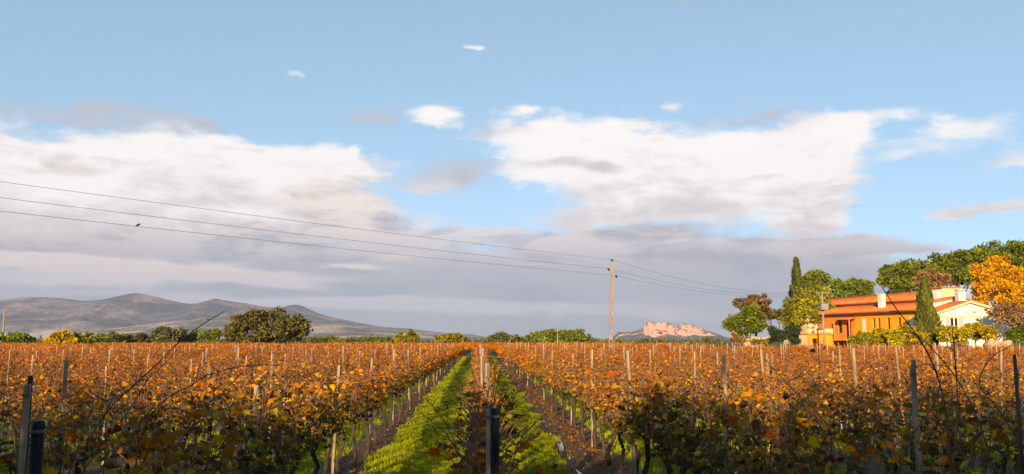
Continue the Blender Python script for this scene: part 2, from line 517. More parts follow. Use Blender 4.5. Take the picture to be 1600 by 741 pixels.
def hill(name, prof, D, wf, wb, mat, nu=420, nr=70, rough=.16, seed=2, f=.004):
    prof = np.array(prof, float)
    pxs = np.linspace(prof[0, 0], prof[-1, 0], nu)
    dirs = np.array([(lambda q: (q.x / q.y, 0))(ray(p, 530))[0] for p in pxs])
    tops = np.array([W(p, t_, D).z for p, t_ in zip(pxs, np.interp(pxs, prof[:, 0], prof[:, 1]))])
    tops = np.maximum(tops - 1.0, 0)
    kern = np.hanning(15); kern /= kern.sum()
    tops = np.convolve(np.pad(tops, 7, mode='edge'), kern, 'valid') + 2.0 * fbm2(np.arange(nu) * 1.0, np.zeros(nu), .35, seed + 20, 3) * (tops > 40)
    s = np.linspace(-1, 1, nr)
    V = []
    d = np.where(s < 0, D + s * wf, D + s * wb)
    U, S = np.meshgrid(np.arange(nu), np.arange(nr))
    d2 = d[S]; x = dirs[U] * d2 ; y = d2
    x = dirs[U] * (D + (d2 - D) * .55)
    bumpf = np.where(s < 0, np.cos(np.clip(-s, 0, 1) ** .9 * math.pi / 2) ** 1.25, np.cos(s * math.pi / 2))[S]
    nz = fbm2(x, y, f, seed, 6, True) * .6 + fbm2(x, y, f * .6, seed + 5, 5) * .4
    spur = 1 - rough * 3.2 * (1 - np.clip(nz * .5 + .5, 0, 1)) * (np.abs(s[S]) ** .5)
    z = tops[U] * bumpf * np.clip(spur, .05, 1) 
    z = z + tops[U] * rough * .22 * fbm2(x, y, f * 7, seed + 9, 4) * (np.abs(s[S]) > .02)
    z = np.where(np.abs(s[S]) > .985, -2, z)
    ii = (np.arange(nr - 1)[:, None] * nu + np.arange(nu - 1)[None, :]).ravel()
    F = np.stack([ii, ii + 1, ii + nu + 1, ii + nu], 1)
    return props(link(name, mesh_np(name, np.stack([x.ravel(), y.ravel(), z.ravel()], 1), F, None, mat, True)), kind='structure')

HILL = hill_mat('forest_hill', (.035, .04, .028), (.26, .195, .165), .0035)
hill('hills', [(-520, 490), (-400, 478), (-300, 480), (-120, 470), (0, 466), (35, 460), (60, 461), (100, 464), (130, 467), (165, 464), (185, 458), (200, 454), (215, 455), (240, 459), (262, 466), (282, 470), (305, 474), (318, 469), (332, 464),
      (350, 468), (385, 471), (410, 476), (440, 477), (458, 469), (472, 472), (485, 481), (505, 490), (530, 496), (560, 503), (600, 509), (640, 512), (680, 518), (720, 521), (745, 523), (775, 531)], 5600, 1900, 1200, HILL, seed=3, rough=.34)
HILL2 = hill_mat('scrub_hill', (.08, .08, .04), (.50, .38, .24), .005)
hill('foothills', [(-560, 528), (-200, 520), (0, 522), (90, 523), (150, 517), (210, 508), (260, 502), (310, 498), (350, 497), (400, 500), (450, 498), (500, 503), (560, 507), (610, 516), (660, 517), (700, 522), (760, 526), (880, 528), (960, 531)],
     4300, 900, 700, HILL2, seed=14, rough=.2, f=.006)

# the red rock: cliffs standing on a scrubby skirt
prof = np.array([(940, 531), (959.5, 527), (965.6, 518.5), (972, 519), (985, 518.5), (995, 516), (1004.5, 512.4), (1008, 505), (1016.6, 502.7), (1026, 504.4), (1036, 503), (1043, 504), (1049, 506), (1052, 511), (1058, 508.8),
                 (1067.6, 505.2), (1074, 507), (1080, 506.4), (1088, 511), (1094, 512.4), (1102, 516), (1109, 518), (1123.6, 523), (1136, 528), (1150, 531)])
D = 3000; nu, nr = 300, 90
pxs = np.linspace(940, 1150, nu)
tops = np.array([W(p, q, D).z for p, q in zip(pxs, np.interp(pxs, prof[:, 0], prof[:, 1]))])
xs_ = np.array([W(p, 520, D).x for p in pxs])
r = np.random.default_rng(5)
crag = fbm2(pxs, pxs * 0, .45, 31, 5); crag2 = fbm2(pxs, pxs * 0, .16, 33, 3)
tops = tops + 2.2 * crag
cl = np.clip((np.interp(pxs, [955, 962, 975, 1000, 1006, 1050, 1052, 1056, 1090, 1105, 1125], [.6, .7, .4, .4, .78, .8, .4, .76, .74, .6, .35])), 0, 1) * (1 + .25 * crag2)
V = []
for j in range(nr):
    s = j / (nr - 1)                      # 0 foot .. 0.5 cliff foot .. .75 rim .. 1 back
    for i in range(nu):
        T = max(tops[i], .2); base = T * (1 - cl[i])
        if s < .5:
            q = s / .5; z = base * q ** 1.15; y = D - 260 + 235 * q
        elif s < .8:
            q = (s - .5) / .3; z = base + (T - base) * q; y = D - 25 + 22 * q ** 1.6 + 9 * crag[i] + 14 * crag2[i]
        else:
            q = (s - .8) / .2; z = T * (1 - q) ** 1.3; y = D + 200 * q + 4 * crag[i] * (1 - q)
        V.append((xs_[i], y, z))
V = np.array(V)
nzv = fbm2(V[:, 0], V[:, 1] + V[:, 2] * 2, .06, 41, 5) ; jj = np.repeat(np.arange(nr) / (nr - 1), nu)
w_ = np.clip(np.sin(np.clip(jj / .8, 0, 1) * math.pi), 0, 1)
V[:, 2] += nzv * w_ * np.repeat(np.array(tops)[None, :], nr, 0).ravel() * .16
V[:, 1] += fbm2(V[:, 0], V[:, 2], .12, 43, 4) * 9 * (jj > .3) * (jj < .85)
V[:, 2] = np.where((jj == 0) | (jj == 1), -2, V[:, 2])
ii = (np.arange(nr - 1)[:, None] * nu + np.arange(nu - 1)[None, :]).ravel()
F = np.stack([ii, ii + 1, ii + nu + 1, ii + nu], 1)
props(link('rock_massif', mesh_np('rock_massif', V, F, None, hill_mat('red_rock', (.10, .10, .07), (.24, .18, .13), .012, (.66, .34, .25)), False)), kind='structure')

# ---- the air between here and the hills
mb = MB(); mb.box(-6200, 6200, -3500, 7100, -6, 480)
m = bpy.data.materials.new('haze_air'); m.use_nodes = True
X.nt = m.node_tree; X.nt.nodes.clear()
out = X.nt.nodes.new('ShaderNodeOutputMaterial'); pv = X.nt.nodes.new('ShaderNodeVolumePrincipled')
pv.inputs['Color'].default_value = (.56, .66, 1.0, 1); pv.inputs['Density'].default_value = 7.5e-5; pv.inputs['Anisotropy'].default_value = .0
X.nt.links.new(pv.outputs[0], out.inputs['Volume'])
props(link('haze', mb.mesh('haze', m)), kind='stuff')

# ================================================================== grapevines
LEAF0 = np.array([(0, .02), (.26, -.12), (.50, .14), (.36, .34), (.46, .62), (.20, .66), (0, 1.0), (-.20, .66), (-.46, .62), (-.36, .34), (-.50, .14), (-.26, -.12)])
def leaves(P, size, cols, r, lod=0, outward=None, droop=.6, flat=.5):
    """leaf blades at points P; returns V, F, C"""
    n = len(P)
    th = r.uniform(0, 2 * math.pi, n)
    if outward is not None: th = np.arctan2(outward[:, 1], outward[:, 0]) + r.normal(0, .9, n)
    dr = r.uniform(-.2, 1.2, n) * droop
    a = np.stack([np.cos(th) * np.cos(dr), np.sin(th) * np.cos(dr), -np.sin(dr)], 1)
    nn = r.normal(0, 1, (n, 3)); nn[:, 2] += flat
    nn -= a * (nn * a).sum(1, keepdims=True); nn /= np.linalg.norm(nn, axis=1, keepdims=True) + 1e-9
    bb = np.cross(nn, a)
    fold = r.uniform(.1, 1.5, n); curl = r.uniform(-1.0, 1.5, n)
    if lod == 0:
        pts = np.vstack([[(0, .36)], LEAF0]); tri = np.array([(0, i, i % 12 + 1) for i in range(1, 13)])
    else:
        pts = np.array([(0, 0), (.42, .42), (0, 1), (-.42, .42)]); tri = np.array([(0, 1, 2), (0, 2, 3)])
    x = pts[:, 0][None, :]; y = pts[:, 1][None, :]
    z = -fold[:, None] * np.abs(x) - curl[:, None] * (y - .2) ** 2
    xx = np.repeat(x, n, 0) * (1 - .35 * fold[:, None])
    yy = np.repeat(y, n, 0)
    s = size[:, None, None] if hasattr(size, '__len__') else size
    V = P[:, None, :] + s * (xx[..., None] * bb[:, None, :] + yy[..., None] * a[:, None, :] + z[..., None] * nn[:, None, :])
    k_ = len(pts)
    F = (np.arange(n)[:, None, None] * k_ + tri[None]).reshape(-1, 3)
    cv = np.repeat(cols, k_, 0)
    if lod == 0:
        cv = cv.reshape(n, k_, 3); cv[:, 1:] *= r.uniform(.75, 1.1, (n, 1, 1)); cv = cv.reshape(-1, 3)
    return V.reshape(-1, 3), F, cv

PAL = {
    'rust': np.array([(.68, .235, .028), (.60, .18, .022), (.72, .29, .03), (.44, .13, .026), (.64, .25, .035), (.24, .10, .045), (.30, .135, .06), (.56, .27, .045), (.20, .09, .045)]),
    'gold': np.array([(.48, .25, .045), (.40, .18, .04), (.56, .35, .06), (.32, .16, .05), (.26, .13, .055), (.36, .25, .05), (.20, .10, .045)]),
    'green': np.array([(.085, .09, .022), (.12, .115, .025), (.17, .145, .03), (.065, .07, .02), (.26, .20, .035), (.15, .085, .03), (.10, .065, .03), (.20, .11, .035)]),
}
def leaf_cols(z, green, r):
    """rust at the shoot tips, gold lower, green kept longest near the old wood"""
    n = len(z); q = (z - .75) / .9 + r.normal(0, .22, n)
    gthr = -.02 + green * .85
    pick = np.where(q < gthr, 2, np.where(q < gthr + .38, 1, 0))
    out = np.empty((n, 3))
    for i, key in enumerate(('rust', 'gold', 'green')):
        msk = pick == i; p = PAL[key]
        out[msk] = p[r.integers(0, len(p), msk.sum())]
    return out * r.uniform(.75, 1.2, (n, 1))

def shoot(r, y0, wild=0.0):
    x, y, z = r.normal(0, .03), y0, .76 + r.normal(0, .03)
    top = r.uniform(1.15, 1.66) + wild * r.uniform(.0, .32) + (.2 if r.random() < .1 else 0)
    side = r.normal(0, .11); along = r.normal(0, .2)
    pts = []
    n = 6
    for i in range(n):
        f = i / (n - 1)
        flop = max(0, f - .6) ** 2 * r.uniform(.2, 1.4)
        pts.append((x + side * f + np.sign(side) * flop * .9 + r.normal(0, .012), y + along * f + r.normal(0, .015), z + (top - z) * (f - flop * .5)))
    return pts

def vine_variant(seed, green, lod, nshoot=11, per=13, wild=0.0, lsize=(.075, .13)):
    """trunk, cordon + canes, leaves of one vine about 1.05 m long"""
    r = np.random.default_rng(seed)
    tr = MB()
    b = r.normal(0, .05, (4, 2)); hy = r.choice([-1, 1])
    tp = [(b[0, 0] * .2, b[0, 1] * .2, -.08), (b[0, 0], b[0, 1] * 1.0, .22), (b[1, 0], b[1, 1] * 1.3, .45), (b[2, 0] * .6, b[2, 1], .66), (0, hy * .06, .76), (r.normal(0, .02), hy * .28, .79), (0, hy * .5, .77)]
    tr.tube(tp, [.042, .034, .030, .034, .032, .022, .014], 6 if lod == 0 else 3)
    tr.tube([(0, hy * .02, .72), (r.normal(0, .02), -hy * .25, .78), (0, -hy * .5, .77)], [.026, .02, .013], 5 if lod == 0 else 3)
    ca = MB(); P = []; Z = []; O = []
    for i in range(nshoot):
        pts = shoot(r, -.5 + (i + .5) / nshoot + r.normal(0, .03), wild)
        w0 = r.uniform(.004, .0068) * (1 if lod == 0 else 1.5)
        ca.tube(pts, np.linspace(w0, w0 * .45, len(pts)), 4 if lod == 0 else 3, cap=False)
        pa = np.array(pts); L = r.poisson(per)
        for f in r.beta(1.1, .95, L) * (len(pts) - 1.001):
            j = int(f); p = pa[j] + (pa[j + 1] - pa[j]) * (f - j)
            o = r.normal(0, 1, 3) * (.055, .055, .03)
            P.append(p + o); O.append(o)
    # side laterals low in the canopy
    L = r.poisson(per * 2.0)
    for _ in range(L):
        p = np.array((r.normal(0, .13), r.uniform(-.55, .55), r.uniform(.7, 1.15))); P.append(p); O.append(np.array((p[0], 0, 0)) + r.normal(0, .05, 3))
    P = np.array(P); O = np.array(O)
    sz = r.uniform(*lsize, len(P)) * (1.15 - .3 * np.clip(P[:, 2] - 1, 0, .7))
    sz = np.where(P[:, 2] > 1.5, sz * .55, sz)
    lv = leaves(P, sz, leaf_cols(P[:, 2], green, r), r, lod, O)
    return tr, ca, lv

NV = 20
variants = []
for i in range(NV):
    near = 10 <= i < 16                            # leafier, greener, wilder row-end vines, with shade also put into their darker leaf mix
    tr, ca, lv = vine_variant(100 + i, .3, 0, 30, 4.5, .9, (.04, .09)) if i >= 16 else vine_variant(100 + i, .52 if near else [.10, .2, .05, .15, .28][i % 5], 0, 21 if near else 22, 9 if near else 7, .8 if near else .25, (.04, .095) if near else (.032, .078))
    variants.append((tr.mesh('vine_trunk', M['vine_trunk'], True), ca.mesh('vine_canes', M['cane'], True), mesh_np('vine_foliage', *lv, M['vine_leaf'])))
lowvar = []  # sunlit orange put into the tint: rustier leaves than the near vines
for i in range(14):
    tr, ca, lv = vine_variant(300 + i, [-.2, -.05, -.3, .08][i % 4], 1, 15, 12, .3, (.055, .095))
    lowvar.append((tr.arrays(), ca.arrays(), lv))
farvar = []  # rustiest leaves, the low sun's orange again put into their tint
for i in range(10):
    tr, ca, lv = vine_variant(400 + i, [-.4, -.2, -.5, -.1][i % 4], 1, 4, 27, .35, (.09, .145))
    farvar.append((tr.arrays(), ca.arrays(), lv))

ORD = ['first', 'second', 'third', 'fourth', 'fifth', 'sixth', 'seventh', 'eighth', 'ninth', 'tenth', 'eleventh', 'twelfth', 'thirteenth', 'fourteenth', 'fifteenth', 'sixteenth', 'seventeenth', 'eighteenth', 'nineteenth', 'twentieth',
       'twenty-first', 'twenty-second', 'twenty-third', 'twenty-fourth', 'twenty-fifth', 'twenty-sixth', 'twenty-seventh', 'twenty-eighth', 'twenty-ninth', 'thirtieth', 'thirty-first', 'thirty-second', 'thirty-third', 'thirty-fourth', 'thirty-fifth', 'thirty-sixth', 'thirty-seventh', 'thirty-eighth', 'thirty-ninth', 'fortieth']
def row_name(k):
    if k == 0: return 'the row between the two grass lanes'
    s = 'right' if k > 0 else 'left'
    return f'the {ORD[abs(k) - 1]} row {s} of the grass lanes'

def row_end(k):
    x = row_x(k)
    return 101 + 2.0 * math.sin(k * 1.7) if x < 23 else 79 + 1.0 * math.sin(k)
def row_start(k):
    return {0: 5.6, -1: 4.7, 1: 3.7, 2: 4.6, -2: 5.2}.get(k, 5.0 + .4 * math.sin(k * 2.3))
def in_view(x, y, mrg=2.5):
    return y > 3 and -(.60 * y + mrg) < x < (.67 * y + mrg)

r = np.random.default_rng(77)
vines = []
for kk in range(-30, 27):
    y = row_start(kk); i = 0
    while y < row_end(kk):
        if in_view(row_x(kk), y):
            vines.append((math.hypot(row_x(kk), y), kk, row_x(kk) + r.normal(0, .03), y + r.normal(0, .06)))
        y += 1.05
vines.sort()
NEAR_N = 298
count = {}
first_vine = {}
near_list = sorted(vines[:NEAR_N], key=lambda v: (v[1], v[3]))
for d, kk, x, y in near_list:
    i = count.get(kk, 0); count[kk] = i + 1
    wildish = d < 9.5 or (kk in (-1, 0, 1) and d < 13)
    vi = (int(r.integers(16, 20)) if kk == 0 else int(r.integers(10, 16))) if wildish else int(r.integers(0, 10))
    e = empty('grapevine', (x, y, float(ground_z(x, y))), r.choice([0, math.pi]) + r.normal(0, .05))
    s = r.uniform(.88, 1.1) * (.95 if kk == 0 else 1.0); e.scale = (s * r.uniform(.9, 1.15) * (1.2 if kk == 0 and d < 9 else .75 if kk == 0 else 1), s, s)
    where = 'nearest' if i == 0 else f'{ORD[i]} nearest'
    look = 'shaded grapevine' if wildish else 'rusty grapevine'
    props(e, f'{look}, {where} in {row_name(kk)}', 'grapevine', 'grapevines standing in the trellised rows')
    for nm, me in zip(('trunk', 'canes', 'foliage'), variants[vi]):
        link(nm, me, e)
    first_vine.setdefault(kk, []).append(e)

def scatter(lst, var, r):
    """merge many vines into arrays: trunks, canes, leaves"""
    acc = ([], [], [])
    for d, kk, x, y in lst:
        v = var[int(r.integers(0, len(var)))]
        a = r.choice([0, math.pi]) + r.normal(0, .06); s = r.uniform(.85, 1.1)
        ca_, sa_ = math.cos(a) * s, math.sin(a) * s
        tone = r.uniform(.72, 1.25) * np.array((1, r.uniform(.86, 1.1), 1))
        for i in range(3):
            V, F, c = v[i]
            V2 = np.stack([V[:, 0] * ca_ - V[:, 1] * sa_ + x, V[:, 0] * sa_ + V[:, 1] * ca_ + y, V[:, 2] * s], 1)
            acc[i].append((V2, F, c * tone if i == 2 else c))
    return [join(a) for a in acc]
mid = [v for v in vines[NEAR_N:] if v[0] < 62]
far = [v for v in vines[NEAR_N:] if v[0] >= 62]
# beyond a track, a further block whose rows run across the view
for j in range(18):
    y = 108 + 2.3 * j
    for x in np.arange(-.6 * y - 4, 30 if y < 125 else 26, 1.05):
        far.append((0, 0, float(x), y + r.normal(0, .08)))
e = empty('distant_grapevines')
props(e, 'orange mass of grapevines filling the rest of the field', 'grapevines', kind='stuff')
for nm, lst, var in (('mid', mid, lowvar), ('far', far, farvar)):
    (tV, tF, tc_), (cV, cF, cc_), (lV, lF, lc_) = scatter(lst, var, r)
    for part, (v_, f_, c_, mt) in (('trunk', (tV, tF, tc_, M['vine_trunk'])), ('cane', (cV, cF, cc_, M['cane'])), ('foliage', (lV, lF, lc_, M['vine_leaf']))):
        props(link(part, mesh_np(nm + '_' + part, v_, f_, c_, mt), e), kind='stuff')
print('vines', len(vines), 'far', len(far), 'leaf tris', len(lF))

# the long wild canes that stick out of the row ends, and the leaves near enough to tell apart
def pin(o, parent):
    """make o (built in world space) a child of parent without moving it"""
    o.parent = parent
    o.matrix_parent_inverse = Matrix.LocRotScale(parent.location, parent.rotation_euler, parent.scale).inverted()
    return o
def cane(parent, pts, w=.0055, twigs=2, seed=0):
    rr = random.Random(seed)
    P = [W(*p) for p in pts]
    Q = []                                           # smooth the polyline
    for i in range(len(P) - 1):
        p0, p1, p2, p3 = P[max(i - 1, 0)], P[i], P[i + 1], P[min(i + 2, len(P) - 1)]
        for t_ in (0, .33, .66):
            Q.append(.5 * ((2 * p1) + (-p0 + p2) * t_ + (2 * p0 - 5 * p1 + 4 * p2 - p3) * t_ ** 2 + (-p0 + 3 * p1 - 3 * p2 + p3) * t_ ** 3))
    Q.append(P[-1])
    mb = MB(); n = len(Q); w *= .78
    mb.tube(Q, [w * (1 - .6 * i / n) * (1.25 if i % 3 == 0 else 1) for i in range(n)], 5)
    for _ in range(twigs):
        i = rr.randrange(n // 3, n - 1); d = Vector((rr.uniform(-1, 1), rr.uniform(-.4, .4), rr.uniform(-.2, 1))) * rr.uniform(.05, .16)
        mb.tube([Q[i], Q[i] + d * .5 + Vector((0, 0, .01)), Q[i] + d], [w * .55, w * .4, w * .25], 4)
    return pin(link('long_cane', mb.mesh('long_cane', M['cane'], True)), parent)
L1, C0, R1, R2 = first_vine[-1], first_vine[0], first_vine[1], first_vine[2]
cane(L1[0], [(118, 760, 4.9), (108, 738, 4.9), (136, 692, 4.8), (168, 642, 4.7), (206, 605, 4.6), (244, 570, 4.5), (274, 540, 4.5), (312, 510, 4.4), (350, 487, 4.4)], .006, 3, 1)
cane(L1[0], [(125, 750, 4.9), (150, 705, 4.8), (201, 643, 4.8), (230, 594, 4.7), (260, 566, 4.7), (278, 545, 4.6)], .0045, 2, 2)
cane(L1[1], [(205, 720, 5.6), (236, 648, 5.4), (271, 616, 5.3), (300, 602, 5.2), (322, 587, 5.2), (368, 574, 5.1), (408, 570, 5.1), (441, 572, 5.1)], .006, 1, 3)
cane(L1[2], [(298, 720, 6.2), (308, 678, 6.1), (322, 646, 6.1), (349, 613, 6.0), (379, 581, 6.0)], .0055, 1, 4)
cane(L1[1], [(150, 700, 5.3), (175, 622, 5.2), (215, 600, 5.2), (240, 622, 5.2)], .004, 1, 5)
cane(C0[0], [(735, 770, 5.6), (728, 741, 5.6), (715, 702, 5.5), (700, 668, 5.5), (682, 642, 5.4), (664, 622, 5.4)], .006, 5, 6)
cane(C0[0], [(745, 720, 5.9), (738, 660, 5.9), (722, 615, 5.8), (712, 585, 5.8), (708, 566, 5.8)], .005, 5, 7)
cane(C0[1], [(750, 690, 6.5), (735, 640, 6.4), (722, 612, 6.4), (704, 602, 6.4)], .0045, 4, 8)
cane(C0[1], [(770, 700, 6.6), (790, 650, 6.5), (802, 625, 6.4), (818, 602, 6.4), (824, 592, 6.4)], .005, 4, 9)
cane(C0[0], [(775, 770, 5.6), (800, 712, 5.5), (822, 690, 5.4), (845, 660, 5.4)], .006, 4, 10)
cane(C0[0], [(800, 730, 5.5), (812, 690, 5.4), (830, 668, 5.3), (850, 650, 5.3)], .005, 4, 11)
cane(C0[1], [(735, 640, 6.5), (742, 600, 6.5), (737, 575, 6.5), (730, 560, 6.5)], .004, 3, 12)
cane(R1[0], [(1490, 790, 4.0), (1484, 700, 3.95), (1478, 640, 3.9), (1462, 580, 3.9), (1440, 535, 3.8), (1420, 507, 3.8), (1400, 482, 3.8), (1378, 448, 3.8)], .0062, 4, 13)
cane(R1[0], [(1480, 780, 4.1), (1492, 700, 4.0), (1496, 640, 4.0), (1494, 580, 4.0), (1490, 535, 3.9), (1488, 512, 3.9)], .0055, 4, 14)
cane(R1[0], [(1560, 760, 3.9), (1530, 660, 3.8), (1500, 600, 3.8), (1470, 560, 3.8), (1430, 522, 3.8), (1395, 520, 3.8)], .0045, 3, 15)
cane(R1[1], [(1330, 740, 4.8), (1290, 660, 4.8), (1230, 600, 4.8), (1195, 560, 4.8)], .0045, 3, 16)
cane(R1[3], [(1075, 690, 7.3), (1100, 620, 7.2), (1118, 585, 7.1), (1142, 560, 7.0), (1156, 540, 7.0)], .005, 3, 17)
cane(R1[3], [(1130, 640, 7.0), (1120, 590, 6.9), (1118, 560, 6.9), (1108, 530, 6.9), (1102, 520, 6.9)], .004, 2, 18)
cane(R1[0], [(1600, 700, 3.8), (1560, 640, 3.8), (1530, 600, 3.8), (1548, 560, 3.8), (1580, 540, 3.8)], .0045, 3, 19)
cane(R1[1], [(1400, 760, 4.5), (1420, 690, 4.4), (1455, 640, 4.4), (1470, 600, 4.3)], .005, 3, 20)
rr = np.random.default_rng(3)
leafmesh = []
for i in range(10):
    p = PAL[('green', 'green', 'gold', 'green', 'rust')[i % 5]]
    c = p[rr.integers(0, len(p))][None] * (.75 if i % 5 in (2, 4) else 1)
    leafmesh.append(mesh_np('leaf', *leaves(np.zeros((1, 3)), np.array([1.0]), c, rr, 0, np.array([[0., -1., 0.]]), .7, .2), M['vine_leaf']))
for lst, nv, nl in ((L1, 5, 22), (C0, 4, 18), (R1, 6, 26), (R2, 4, 18), (first_vine[-2], 3, 14)):
    for e in lst[:nv]:
        for q in range(nl):
            o = link('leaf', leafmesh[int(rr.integers(0, 10))], e, (rr.normal(0, .11), rr.uniform(-.5, .5), rr.uniform(.85, 1.42)))
            o.rotation_euler = (rr.normal(0, .4), rr.normal(0, .4), rr.uniform(-1.2, 1.2) - e.rotation_euler.z)
            s = rr.uniform(.04, .075); o.scale = (s, s, s)

# ================================================================== trellis posts and wires
def post_mesh(name, h, w, mat, seed, n=5, square=False):
    r = random.Random(seed); mb = MB()
    n = 4 if square else n
    for (z, k_) in ((-.25, 1.05), (h * .35, 1.0), (h * .7, .97), (h - .015, .95), (h, .82)):
        for j in range(n):
            a = 2 * math.pi * (j + .5) / n
            q = w * k_ * (1 + (0 if square else r.uniform(-.12, .12)))
            mb.v.append((q * math.cos(a), q * math.sin(a), z)); mb.c.append((1, 1, 1))
    for i in range(4):
        for j in range(n): mb.f.append((i * n + j, i * n + (j + 1) % n, (i + 1) * n + (j + 1) % n, (i + 1) * n + j))
    mb.f.append(tuple(4 * n + j for j in range(n)))
    return mb.mesh(name, mat)
post_var = [post_mesh('trellis_post', 1.0, w, M['post'], i) for i, w in enumerate((.022, .026, .024, .029, .02, .026))]
staple = MB()
staple.tube([(.0, -.012, -.012), (.012, -.012, 0), (.012, .012, 0), (0, .012, .012)], .0022, 4)
staple_me = staple.mesh('staple', M['wire'])
r = np.random.default_rng(91)
posts = []
for kk in range(-30, 27):
    y0 = {0: 9.7, -1: 8.05, 1: 7.75, 2: 8.5, -2: 9.0}.get(kk, 6 + (kk * 1.37) % 4.3)
    for y in np.arange(y0, row_end(kk), 4.3):
        if in_view(row_x(kk), y, 1.5): posts.append((math.hypot(row_x(kk), y), kk, row_x(kk) + r.normal(0, .04), float(y) + r.normal(0, .08)))
posts.sort()
cnt = {}
for d, kk, x, y in sorted(posts[:290], key=lambda v: (v[1], v[3])):
    i = cnt.get(kk, 0); cnt[kk] = i + 1
    h = r.uniform(1.62, 1.86) + (.08 if kk > 0 else 0)
    me = post_var[int(r.integers(0, 6))]
    o = link('trellis_post', me, None, (x, y, float(ground_z(x, y))))
    o.scale = (1.0, 1.0, h); o.rotation_euler = (r.normal(0, .025), r.normal(0, .025), r.uniform(0, 6))
    where = 'nearest' if i == 0 else f'{ORD[i]} nearest'
    props(o, f'weathered grey trellis post, {where} in {row_name(kk)}', 'post', 'thin trellis posts along the vine rows')
    if d < 20:
        for z in (.8, 1.3):
            st = link('staple', staple_me, o, (.026, 0, z / h)); st.scale = (1, 1, 1 / h)
acc = []; PV0 = np.array([v.co[:] for v in post_var[0].vertices])
for d, kk, x, y in posts[290:]:
    h = r.uniform(1.62, 1.88); V = PV0 * (.62, .62, h) + (x, y, 0)
    acc.append(V)
F0 = [np.array([p.vertices[:] for p in post_var[0].polygons if len(p.vertices) == 4]), np.array([p.vertices[:] for p in post_var[0].polygons if len(p.vertices) == 5])]
nvp = len(post_var[0].vertices)
Fall = [np.concatenate([f + i * nvp for i in range(len(acc))]) for f in F0]
props(link('distant_trellis_posts', mesh_np('distant_trellis_posts', np.concatenate(acc), Fall, None, M['post'])), 'thin pale trellis posts dotting the farther vine rows', 'posts', kind='stuff')

# heavy end posts and paired stakes of the nearest rows
def single_post(name, px, ytop, d, w, mat, label, lean=(0, 0), square=True, z0=-.25, cap=True):
    p = W(px, ytop, d)
    o = link(name, post_mesh(name, p.z, w, mat, int(px), 7, square), None, (p.x, p.y, 0))
    o.rotation_euler = (lean[0], lean[1], .3)
    props(o, label, 'post')
    if cap:
        mb = MB(); mb.tube([(0, 0, p.z - .06), (0, 0, p.z - .045)], [w * 1.12, w * 1.12], 10)
        link('wire_loop', mb.mesh('wire_loop', M['wire']), o)
    return o
single_post('end_post', 60, 657, 4.4, .035, M['black_post'], 'thick black end post at the near end of the left vine row', square=False)
single_post('end_post', 773, 637, 5.35, .029, M['black_post'], 'black end post in the row between the two grass lanes', square=False)
single_post('end_stake', 763, 638, 5.30, .016, M['post'], 'thin grey stake tied beside the black post between the grass lanes', (0, .0))
single_post('end_stake', 36, 601, 4.7, .022, M['post'], 'pale split stake leftmost beside the thick black post', (0, .012))
single_post('end_stake', 48, 587, 5.2, .018, M['vine_trunk'], 'dark slim stake just behind the thick black post', (0, .0))
single_post('end_stake', 1424, 562, 6.3, .017, M['post'], 'grey upright stake of the pair before the yellow house', (.02, -.01))
single_post('end_stake', 1434, 572, 6.1, .019, M['post'], 'pale leaning stake of the pair before the yellow house', (.03, -.055))
single_post('end_post', 1585, 554, 6.4, .013, M['bark'], 'dark grey post near the right edge below the green bush', (0, .0))

def trellis_wire(kk, z, y1=62):
    x = row_x(kk); y0 = row_start(kk) - .3
    mb = MB(); pts = []
    for i in range(60):
        y = y0 + (y1 - y0) * i / 59
        pts.append((x + .03, y, z - .02 * abs(math.sin(math.pi * (y - y0) / 4.3)) + .0))
    mb.tube(pts, .0022, 4)
    o = link('trellis_wire', mb.mesh('trellis_wire', M['wire']))
    props(o, f'{"upper" if z > 1 else "lower"} trellis wire along {row_name(kk)}', 'wire', 'steel wires strung along the vine rows')
for kk in range(-3, 4):
    for z in (.80, 1.36): trellis_wire(kk, z)

# fallen leaves along the feet of the vines and in the rut
r = np.random.default_rng(55)
n = 6000
kx = r.choice([-1, 0, 1, 1, 1], n); yy = 9 + 60 * r.random(n) ** 1.6
xx = row_x(0) + kx * SP + r.normal(0, .26, n) - np.where(kx == 1, np.abs(r.normal(0, .1, n)), 0)
P = np.stack([xx, yy, ground_z(xx, yy) + .012], 1)
cl_ = np.array([(.40, .17, .04), (.30, .12, .04), (.48, .27, .06), (.22, .11, .05)])[r.integers(0, 4, n)]
V, F, c = leaves(P, r.uniform(.05, .1, n), cl_, r, 1, None, .12, 4.0)
props(link('leaf_litter', mesh_np('leaf_litter', V, F, c, M['vine_leaf'])), 'fallen orange leaves strewn under the vine rows', 'leaves', kind='stuff')

